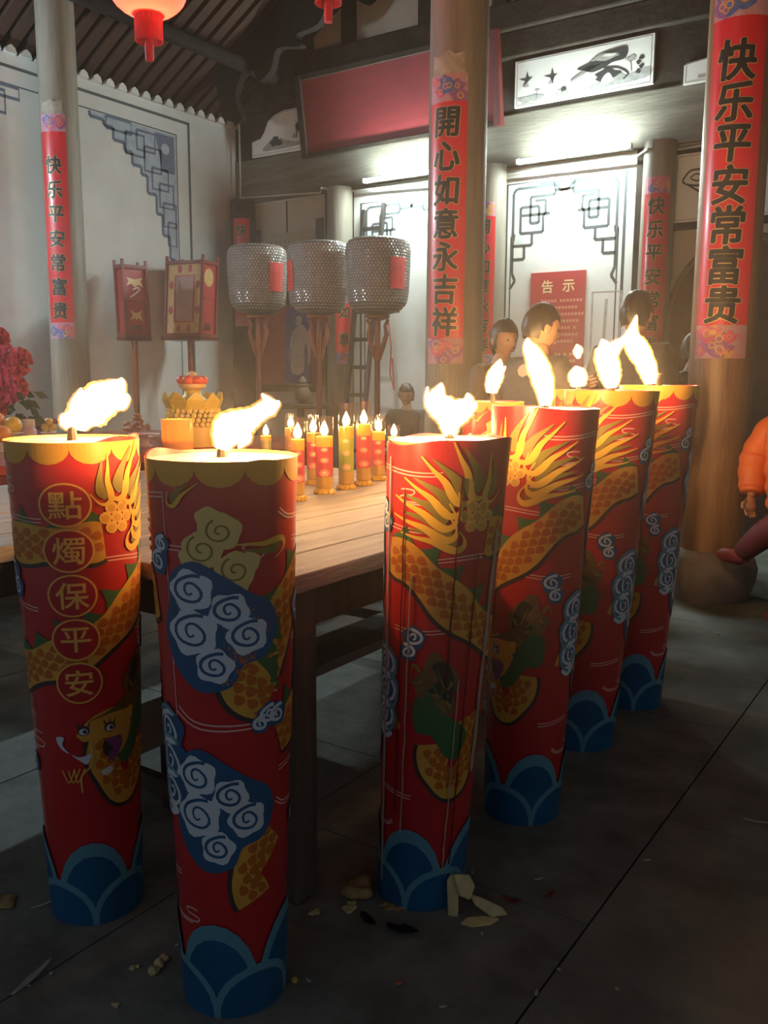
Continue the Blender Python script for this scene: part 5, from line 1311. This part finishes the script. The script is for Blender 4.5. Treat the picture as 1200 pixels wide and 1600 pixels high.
def hair_geo(c, s, rot, style, n=36, m=24):
    vs = []; fs = []
    for sh in (1.0, .93):
        for i in range(m + 1):
            th = PI * i / m
            for j in range(n):
                ph = 2 * PI * j / n; x, y, z = math.sin(th) * math.cos(ph), math.sin(th) * math.sin(ph), math.cos(th)
                p = Vector((x * .087, y * .107, z * .128)) * sh
                wob = 1 + .02 * math.sin(ph * 9 + z * 5) + .015 * math.sin(ph * 17 - z * 9)
                vs.append((p * wob, x, y, z))
    for b in range(2):
        for i in range(m):
            for j in range(n):
                idx = [b * (m + 1) * n + q for q in (i * n + j, i * n + (j + 1) % n, (i + 1) * n + (j + 1) % n, (i + 1) * n + j)]
                y = sum(vs[q][2] for q in idx) / 4; z = sum(vs[q][3] for q in idx) / 4
                lim = (.42 if y > .25 else (-.05 if y > -.25 else -.62)) if style == 'short' else (.36 if y > .35 else (-.55 if y > -.2 else -.95))
                if z > lim: fs.append(tuple(idx if b == 0 else reversed(idx)))
    pts = [c + rot @ (v[0] * s + Vector((0, -.006 * s, .006 * s))) for v in vs]
    mb = MB().add(pts, fs)
    if style == 'bun': mb.add(*(lambda q: ([c + rot @ (Vector((v[0] * .045, -.105 + v[1] * .035, .02 + v[2] * .045)) * s) for v in q.v], q.f))(MB().sphere((0, 0, 0), 1, 14, 10)))
    if style == 'tail':
        mb.tube([c + rot @ (Vector(q) * s) for q in ((0, -.10, .04), (0, -.15, .02), (0, -.165, -.08), (0, -.15, -.20))], [.03 * s, .035 * s, .03 * s, .008 * s], 10)
    return mb


SKIN = mat('skin_tone', (.38, .20, .12), .5, .1, 20, sss=.0)
M_hair = mat('hair_dark', (.018, .013, .010), .45, .4, 60, stretch=(8, 8, 1))


def hand_geo(wrist, dirv, palm_n, s, curl=.5, side=1):
    """palm and five bent fingers; returns MB"""
    mb = MB(); d = Vector(dirv).normalized(); n = Vector(palm_n); n = (n - d * n.dot(d)).normalized(); x = d.cross(n) * side
    w = Vector(wrist)
    mb.tube([w - d * .02 * s, w + d * .02 * s, w + d * .055 * s, w + d * .085 * s], [.024 * s, .032 * s, .040 * s, .036 * s], 12, .5, x)
    for k, (off, L) in enumerate(((-.028, .062), (-.009, .075), (.010, .070), (.027, .054))):
        b = w + d * .082 * s + x * off * s; a1 = curl * .7; q1 = b + (d * math.cos(a1) + n * math.sin(a1)) * L * .42 * s; a2 = a1 + curl; q2 = q1 + (d * math.cos(a2) + n * math.sin(a2)) * L * .33 * s; a3 = a2 + curl * .7; q3 = q2 + (d * math.cos(a3) + n * math.sin(a3)) * L * .27 * s
        mb.tube([b - d * .012 * s, b, q1, q2, q3], [.009 * s, .0092 * s, .0085 * s, .0078 * s, .005 * s], 8)
    b = w + d * .025 * s - x * .030 * s
    mb.tube([b, b - x * .022 * s + d * .022 * s + n * .008 * s, b - x * .030 * s + d * .048 * s + n * .018 * s, b - x * .026 * s + d * .066 * s + n * .026 * s], [.013 * s, .012 * s, .010 * s, .006 * s], 8)
    return mb


def person(label, loc, yaw, h, coat, trousers, hair, hyaw=0.0, tilt=0.0, pose='stand', group=None, coatname='jacket'):
    """local frame: y forward, x right"""
    t = thing('person', label, 'person', loc, yaw)
    k = h / 1.68
    V = lambda x, y, z: (x * k, y * k, z * k)
    sit = pose == 'sit'
    hz = .50 if sit else .92
    hip, chest, neck, hd = (0, 0, hz), (0, .01, hz + .34), (0, .01, hz + .52), (0, .03, hz + .66)
    N = {'pelvis': (V(*hip), .12 * k), 'waist': (V(0, .01, hz + .14), (.125 * k, .10 * k)), 'chest': (V(*chest), (.15 * k, .105 * k)), 'neck': (V(*neck), .055 * k), 'skull': (V(0, .02, hz + .60), .058 * k)}
    E = [('pelvis', 'waist'), ('waist', 'chest'), ('chest', 'neck'), ('neck', 'skull')]
    arms = {}
    for sx, nm in ((-1, 'l'), (1, 'r')):
        sh = (sx * .185, 0, hz + .44)
        if pose == 'pray': el, wr = (sx * .22, .10, hz + .20), (sx * .05, .30, hz + .33)
        elif sit: el, wr = (sx * .24, .08, hz + .22), (sx * .10, .28, hz + .14)
        else: el, wr = (sx * .235, -.02, hz + .16), (sx * .20, .12, hz - .06)
        arms[nm] = (sh, el, wr)
        N['sh' + nm] = (V(*sh), .062 * k); N['el' + nm] = (V(*el), .045 * k); N['wr' + nm] = (V(*wr), .028 * k)
        E += [('chest', 'sh' + nm), ('sh' + nm, 'el' + nm), ('el' + nm, 'wr' + nm)]
        if sit: hp, kn, an, to = (sx * .10, .02, hz - .02), (sx * .13, .40, hz + .01), (sx * .12, .42, .09), (sx * .13, .55, .045)
        else: hp, kn, an, to = (sx * .10, 0, hz - .06), (sx * .11, .02, .48), (sx * .11, -.02, .08), (sx * .12, .12, .04)
        N['hp' + nm] = (V(*hp), .092 * k); N['kn' + nm] = (V(*kn), .062 * k); N['an' + nm] = (V(*an), .042 * k); N['to' + nm] = (V(*to), .036 * k)
        E += [('pelvis', 'hp' + nm), ('hp' + nm, 'kn' + nm), ('kn' + nm, 'an' + nm), ('an' + nm, 'to' + nm)]
    vs, fs = skin_mesh(N, E, 'pelvis')
    mb = MB().add(vs, fs)
    hc = Vector(V(*hd)); hvs, hfs, rot = head_geo(hc, k, hyaw, tilt); mb.add(hvs, hfs)
    for nm, sd in (('l', -1), ('r', 1)):
        sh, el, wr = [Vector(V(*q)) for q in arms[nm]]
        hg = hand_geo(wr, (wr - el), (-sd, 0, .2) if pose == 'pray' else (-sd, 0, 0), k, .35, -sd); mb.add(hg.v, hg.f)
    body = mb.build('body', SKIN, t, 2)
    # eyes, brows, lips
    for sx in (-1, 1):
        MB().sphere(hc + rot @ (Vector((sx * .031, .082, .006)) * k), .0065 * k, 10, 8).build('eye', mat('eye_dark', (.03, .02, .015), .2), t, True)
    MB().tube([hc + rot @ (Vector(q) * k) for q in ((-.022, .092, -.060), (0, .101, -.058), (.022, .092, -.060))], [.003 * k, .006 * k, .003 * k], 6).build('lips', mat('lip', (.36, .12, .10), .5), t, True)
    hair_geo(hc, k, rot, hair).build('hair', M_hair, t, 2)
    # coat
    infl = .028 * k
    CN = {q: (p, tuple(a + infl for a in (r if hasattr(r, '__len__') else (r, r)))) for q, (p, r) in N.items() if q[:2] in ('pe', 'wa', 'ch', 'sh', 'el', 'wr')}
    CN['collar'] = (V(0, .005, hz + .50), .070 * k)
    CN['pelvis'] = (V(0, 0, hz - (.02 if sit else .08)), (.165 * k, .135 * k))
    CE = [e for e in E if e[0] in CN and e[1] in CN] + [('chest', 'collar')]
    vs, fs = skin_mesh(CN, CE, 'pelvis', name=coatname); MB().add(vs, fs).build(coatname, coat, t, 2)
    for nm in 'lr':
        TN = {q: (N[q + nm][0], (N[q + nm][1] if not hasattr(N[q + nm][1], '__len__') else N[q + nm][1][0]) + .016 * k) for q in ('hp', 'kn', 'an')}
        vs, fs = skin_mesh(TN, [('hp', 'kn'), ('kn', 'an')], 'hp', 1); MB().add(vs, fs).build('trouser_leg', trousers, t, 2)
        an, to = Vector(N['an' + nm][0]), Vector(N['to' + nm][0]); dv = (to - an); dv.z = 0
        MB().tube([Vector((an.x, an.y, .045 * k)) - dv * .35, Vector((an.x, an.y, .05 * k)), Vector((to.x, to.y, .042 * k)), Vector((to.x, to.y, .036 * k)) + dv * .35], [.035 * k, .048 * k, .046 * k, .028 * k], 10, .9).build('shoe', mat('shoe_dark', (.03, .025, .025), .5), t, True)
    return t


dk = mat('coat_black', (.018, .014, .013), .7, .3, 12, bump=.3); br = mat('coat_brown', (.07, .035, .022), .7, .3, 12, bump=.3); gy = mat('coat_grey', (.10, .085, .075), .75, .3, 12, bump=.3); tr_ = mat('trouser_dark', (.03, .03, .035), .8)
cyw = lambda p, extra: math.atan2(-p.y, -p.x) - PI / 2 + R_(extra)     # yaw that faces the camera, then turned
p1 = at(783, 500, 5.6); person('person with tied dark hair in a brown coat, next to the grey pillar', (p1.x, p1.y, 0), cyw(p1, 50), 1.63, br, tr_, 'bun', R_(-15), R_(-8))
p2 = at(840, 500, 4.85); person('person with short dark hair in a black coat standing before the red notice', (p2.x, p2.y, 0), cyw(p2, 128), 1.665, dk, tr_, 'short', R_(-10), R_(-14), 'pray')
p3 = at(990, 500, 5.25); person('person in a dark coat behind the flames, in front of the scroll column', (p3.x, p3.y, 0), cyw(p3, 150), 1.76, dk, tr_, 'short', R_(10), R_(-10))
p4 = at(1085, 500, 6.6); person('person in a grey coat mostly hidden behind the brown pillar', (p4.x, p4.y, 0), cyw(p4, 80), 1.60, gy, tr_, 'short')
p5 = ony(637, 590, 7.8)
ch = thing('wooden_stool', 'dark wooden chair under the seated person by the back wall', 'chair', (p5.x, 7.8, 0), cyw(p5, -25))
MB().box((-.22, -.2, .34), (.22, .2, .38)).build('seat', M_timber, ch)
for a in (-.19, .19):
    for b in (-.17, .17): MB().box((a - .02, b - .02, 0), (a + .02, b + .02, .34)).build('leg', M_timber, ch)
MB().box((-.22, -.22, .38), (.22, -.19, .95)).build('backrest', M_timber, ch)
person('person sitting in a dark coat against the white wall', (p5.x, 7.8, 0), cyw(p5, -25), 1.62, dk, tr_, 'short', R_(15), R_(-12), 'sit')


def child():
    """child in an orange padded jacket, one foot up on the stone drum"""
    o = Vector((-.80, 4.98, 0)) + _r * .012; o.z = 0; t = thing('person', 'child in an orange padded jacket with one foot up on the stone drum', 'person', o)
    L = -_r.copy(); L.z = 0; L.normalize(); Bk = Vector((-_r.y, _r.x, 0)).normalized()    # L = towards picture left, Bk = away
    P = lambda l, b, z: tuple(L * l + Bk * b + Vector((0, 0, z)))
    N = {'pelvis': (P(-.08, .05, .66), .11), 'waist': (P(-.06, .05, .80), .11), 'chest': (P(-.04, .05, .96), (.12, .10)), 'neck': (P(-.02, .05, 1.10), .045), 'skull': (P(0, .05, 1.17), .05),
         'sl': (P(.02, -.10, 1.03), .05), 'el': (P(.085, -.13, .80), .04), 'wl': (P(.04, -.10, .60), .024),
         'sr': (P(-.02, .20, 1.03), .05), 'er': (P(.10, .24, .82), .04), 'wr': (P(.14, .16, .64), .024),
         'hl': (P(-.05, -.02, .60), .085), 'kl': (P(.10, .06, .47), .06), 'al': (P(.16, .22, .325), .04), 'tl': (P(.20, .30, .30), .034),
         'hr': (P(-.12, .12, .60), .085), 'kr': (P(-.08, .10, .34), .06), 'ar': (P(-.10, .08, .07), .04), 'tr': (P(.02, .06, .04), .034)}
    E = [('pelvis', 'waist'), ('waist', 'chest'), ('chest', 'neck'), ('neck', 'skull'), ('chest', 'sl'), ('sl', 'el'), ('el', 'wl'), ('chest', 'sr'), ('sr', 'er'), ('er', 'wr'), ('pelvis', 'hl'), ('hl', 'kl'), ('kl', 'al'), ('al', 'tl'), ('pelvis', 'hr'), ('hr', 'kr'), ('kr', 'ar'), ('ar', 'tr')]
    vs, fs = skin_mesh(N, E, 'pelvis'); mb = MB().add(vs, fs)
    yw = math.atan2(L.y, L.x) - PI / 2; hc = Vector(P(.03, .05, 1.27)); hv, hf, rot = head_geo(hc, .9, yw + R_(12), R_(-10)); mb.add(hv, hf)
    for w, e in (('wl', 'el'), ('wr', 'er')):
        a, b = Vector(N[w][0]), Vector(N[e][0]); hg = hand_geo(a, (a - b), Bk if w == 'wl' else -Bk, .82, .45, 1 if w == 'wl' else -1); mb.add(hg.v, hg.f)
    mb.build('body', SKIN, t, 2)
    for sx in (-1, 1): MB().sphere(hc + rot @ (Vector((sx * .031, .082, .006)) * .9), .006, 10, 8).build('eye', mat('eye_dark', (.03, .02, .015), .2), t, True)
    hair_geo(hc, .9, rot, 'short').build('hair', M_hair, t, 2)
    # padded jacket : rings that bulge between stitch lines
    org = mat('jacket_orange', (.72, .16, .035), .55, .15, 20, bump=.25, bscale=25)
    def puff(path, rads, seg, name, flat=1.0, per=4):
        q = spline([(*p, r) for p, r in zip(path, rads)], 6); n = len(q); pts = []; rr = []
        for i, (a, b, c, r) in enumerate(q): pts.append((a, b, c)); rr.append(r * (1 + .10 * abs(math.sin(PI * i / n * seg)) - .03))
        return MB().tube(pts, rr, 20, flat, tuple(L)).build(name, org, t, 2)
    puff([P(-.08, .05, .60), P(-.07, .05, .72), P(-.05, .05, .86), P(-.03, .05, 1.0), P(-.02, .05, 1.09)], [.165, .17, .165, .15, .075], 6, 'jacket_body', .95)
    sl = puff([P(-.01, -.07, 1.05), P(.03, -.11, .99), P(.075, -.13, .87), P(.085, -.13, .78), P(.06, -.11, .69), P(.045, -.10, .64)], [.05, .075, .078, .075, .066, .052], 7, 'sleeve')
    puff([P(-.02, .18, 1.05), P(.03, .22, .99), P(.085, .24, .87), P(.11, .22, .80), P(.13, .18, .70), P(.138, .165, .665)], [.05, .075, .078, .075, .066, .052], 7, 'sleeve')
    MB().tube([P(.045, -.10, .645), P(.04, -.098, .615)], [.050, .042], 16).build('cuff', mat('cuff_dark', (.06, .02, .02), .7), t, True)
    MB().tube([P(-.02, .05, 1.06), P(-.015, .05, 1.12), P(-.005, .05, 1.15)], [.085, .082, .078], 20).build('collar', org, t, 2)
    MB().tube([P(.105, -.045, .64), P(.115, -.05, .8), P(.10, -.045, .95), P(.055, -.03, 1.10)], .008, 6).build('zip_placket', mat('cuff_dark', (.06, .02, .02), .7), t, True)
    tm = mat('trouser_maroon', (.13, .02, .03), .7, .2, 12); sm2 = mat('shoe_maroon', (.22, .035, .04), .5)
    for s in 'lr':
        vs, fs = skin_mesh({'a': (N['h' + s][0], .10), 'b': (N['k' + s][0], .078), 'c': (N['a' + s][0], .056)}, [('a', 'b'), ('b', 'c')], 'a'); MB().add(vs, fs).build('trouser_leg', tm, t, 2)
        a, b = Vector(N['a' + s][0]), Vector(N['t' + s][0]); dv = (b - a).normalized()
        q = b - dv * .0; zf = (.275 if s == 'l' else 0) + .045
        a2 = Vector((a.x, a.y, zf)); b2 = Vector((b.x, b.y, zf - .006)); e = (b2 - a2).normalized()
        MB().tube([a2 - e * .05, a2 - e * .01, a2 + e * .05, b2, b2 + e * .04], [.036, .048, .046, .044, .024], 14, .95).build('shoe', sm2, t, True)


child()
[o for o in S.objects if o.get('label', '').startswith('child in')][0].scale = (1.04, 1.04, 1.04)

# ================================================================== HAZE, thin smoke added to spread the flames' glow round the table
sm = bpy.data.materials.new('glow_smoke'); sm.use_nodes = True; sm.node_tree.nodes.remove(sm.node_tree.nodes['Principled BSDF'])
vs_ = sm.node_tree.nodes.new('ShaderNodeVolumeScatter'); vs_.inputs['Color'].default_value = (.95, .92, .88, 1); vs_.inputs['Density'].default_value = .012; vs_.inputs['Anisotropy'].default_value = .55
sm.node_tree.links.new(vs_.outputs[0], sm.node_tree.nodes['Material Output'].inputs['Volume'])
hz3 = MB().box((-6.4, 0.85, .88), (-.35, 5.1, 2.3)).build('glow_haze', sm)
tag(hz3, 'thin smoke haze added over the tables for the glow round the flames', 'smoke'); hz3['kind'] = 'stuff'

# ================================================================== LITTER ON THE FLOOR


def lump(px, py, s, m, label, cat, name, seed, flat=.5, n=14, st=(1, 1)):
    p = onz(px, py); rn = random.Random(seed); mb = MB()
    t = thing(name, label, cat, (p.x, p.y, 0), rn.uniform(0, 6))
    for k in range(5):
        c = (rn.uniform(-.5, .5) * s * st[0], rn.uniform(-.4, .4) * s * st[1], s * .18 * flat * 2); mb.sphere(c, s * rn.uniform(.3, .5), 12, 8, (1, 1, flat))
    for i, v in enumerate(mb.v):
        f = 1 + .25 * math.sin(v[0] * 90 / (s * 12) + seed) * math.cos(v[1] * 70 / (s * 12)); mb.v[i] = (v[0] * f, v[1] * f, max(.0005, v[2] * f))
    mb.build('mass', m, t, 2)


def flake(px, py, L, w, ang, m, label, cat, name, curl=.02, seed=0):
    p = onz(px, py); rn = random.Random(seed or px); n = 8; vs = []; fs = []
    t = thing(name, label, cat, (p.x, p.y, .001), ang)
    for i in range(n + 1):
        s = i / n; ww = w * math.sin(PI * min(.97, max(.06, s))) ** .6 * rn.uniform(.8, 1.15); z = .002 + curl * (2 * s - 1) ** 2
        vs += [(L * (s - .5), -ww / 2, z + .25 * ww), (L * (s - .5), 0, z), (L * (s - .5), ww / 2, z + .25 * ww)]
    for i in range(n):
        for j in range(2): fs.append((i * 3 + j, i * 3 + j + 1, i * 3 + j + 4, i * 3 + j + 3))
    o = MB().add(vs, fs).build('peel', m, t, 2); so = o.modifiers.new('s', 'SOLIDIFY'); so.thickness = .0025


# torn wax shell standing beside the torn candle
t = thing('wax_lump', 'pale yellow torn wax shell beside the foot of the torn candle', 'wax', onz(735, 1432))
w0 = Matrix.Rotation(YAW, 4, 'Z')
def wpan(pts, th, nm):
    n = len(pts); o = MB().add([w0 @ Vector(p) for p in pts], [tuple(range(n))]).build(nm, M_waxy, t); so = o.modifiers.new('s', 'SOLIDIFY'); so.thickness = th; b = o.modifiers.new('b', 'BEVEL'); b.width = .004; b.segments = 2
wpan([(-.055, .0, 0), (-.03, -.005, 0), (-.028, .015, .075), (-.045, .02, .10), (-.058, .015, .085)], .014, 'wax_wall')
wpan([(-.045, .02, .10), (-.005, .03, .095), (.01, .02, .07), (-.005, .0, .045), (-.03, .01, .05)], .016, 'wax_fold')
wpan([(-.005, .02, .05), (.03, .015, .04), (.075, -.005, .028), (.09, -.012, .012), (.05, -.01, .004), (.01, .0, .03)], .012, 'wax_fold')
wpan([(-.03, -.03, .002), (.0, -.045, .002), (.045, -.035, .003), (.07, -.015, .008), (.03, -.012, .012), (-.01, -.015, .01)], .012, 'wax_skirt')
lump(550, 1400, .07, M_waxo, 'brownish yellow wax spill at the foot of the table leg', 'wax', 'wax_lump', 3, .55)
lump(548, 1418, .030, M_waxy, 'small bright wax crumb in front of the brownish spill', 'wax', 'wax_lump', 4, .4)
lump(620, 1417, .032, M_waxo, 'flat wax smear between the two larger wax pieces', 'wax', 'wax_lump', 5, .25, st=(2.0, .5))
lump(490, 1428, .020, M_waxy, 'tiny wax crumb beside the table leg', 'wax', 'wax_lump', 6, .4)
lump(246, 1510, .034, M_waxy, 'curved pale wax piece between the two front candles', 'wax', 'wax_lump', 7, .6, st=(1.6, .4))
lump(210, 1512, .013, M_waxy, 'little wax crumb next to the curved pale piece', 'wax', 'wax_lump', 8, .6)
lump(458, 1532, .012, mat('crumb_yellow', (.55, .45, .12), .6), 'tiny yellow crumb by the blue-cloud candle foot', 'crumb', 'floor_crumb', 9, .7)
lump(8, 1405, .05, M_waxo, 'brown wax spill at the foot of the medallion candle', 'wax', 'wax_lump', 10, .25)
lump(1122, 991, .018, mat('paper_white', (.6, .58, .55), .8), 'crumpled white scrap before the stone drum', 'scrap', 'paper_scrap', 11, .5)
lump(180, 1572, .012, M_waxy, 'wax crumb on the bare floor near the white peel', 'wax', 'wax_lump', 12, .5)
dkp = mat('dark_peel', (.012, .010, .010), .6); pw = mat('peel_white', (.42, .42, .36), .7); rp = mat('peel_red', (.18, .03, .02), .6)
flake(575, 1442, .062, .026, YAW - 1.0, dkp, 'black curled peel lying beside the wax spill', 'peel', 'dry_peel', .008, 1)
flake(628, 1458, .078, .032, YAW - .3, dkp, 'larger black peel in front of the torn candle', 'peel', 'dry_peel', .008, 2)
flake(52, 1530, .13, .017, YAW + 1.25, pw, 'long white peel on the bare floor', 'peel', 'dry_peel', .006, 3)
flake(68, 1416, .06, .008, YAW + .7, pw, 'thin pale straw by the medallion candle foot', 'straw', 'dry_straw', .004, 4)
flake(800, 1412, .05, .016, YAW - .4, rp, 'dark red peel beside the torn wax shell', 'peel', 'dry_peel', .012, 5)
flake(858, 1402, .045, .010, YAW + .8, rp, 'thin red and white peel farther from the wax shell', 'peel', 'dry_peel', .008, 6)
flake(842, 1376, .03, .006, YAW + .4, pw, 'short pale straw near the red peel', 'straw', 'dry_straw', .003, 7)
flake(1180, 1286, .07, .010, YAW - .4, pw, 'pale straw on the slab beyond the long joint', 'straw', 'dry_straw', .004, 8)
flake(622, 1540, .018, .012, YAW, mat('scrap_pink', (.5, .12, .10), .7), 'tiny pink paper scrap on the floor', 'scrap', 'paper_scrap', .003, 9)
flake(1010, 1345, .02, .006, YAW + .2, pw, 'tiny pale chip near the slab joint', 'chip', 'floor_chip', .002, 10)
flake(838, 1555, .022, .009, YAW + 1.2, pw, 'small pale chip at the edge of the slab joint', 'chip', 'floor_chip', .003, 11)
flake(355, 760 + 0, .01, .006, YAW, pw, 'x', 'x', 'x') if False else None
rn = random.Random(21)
for k in range(16):
    flake(rn.randint(40, 1180), rn.randint(1290, 1590), rn.uniform(.008, .016), rn.uniform(.004, .007), rn.uniform(0, 6), pw, 'minute pale chip scattered on the stone floor', 'chip', 'floor_chip', .001, 100 + k)
    bpy.data.objects[-1] if False else None
for o in list(S.objects):
    if o.get('label') == 'minute pale chip scattered on the stone floor': o['group'] = 'pale chips scattered on the floor'
print('objects', len(S.objects), 'polys', sum(len(o.data.polygons) for o in S.objects if o.type == 'MESH'))
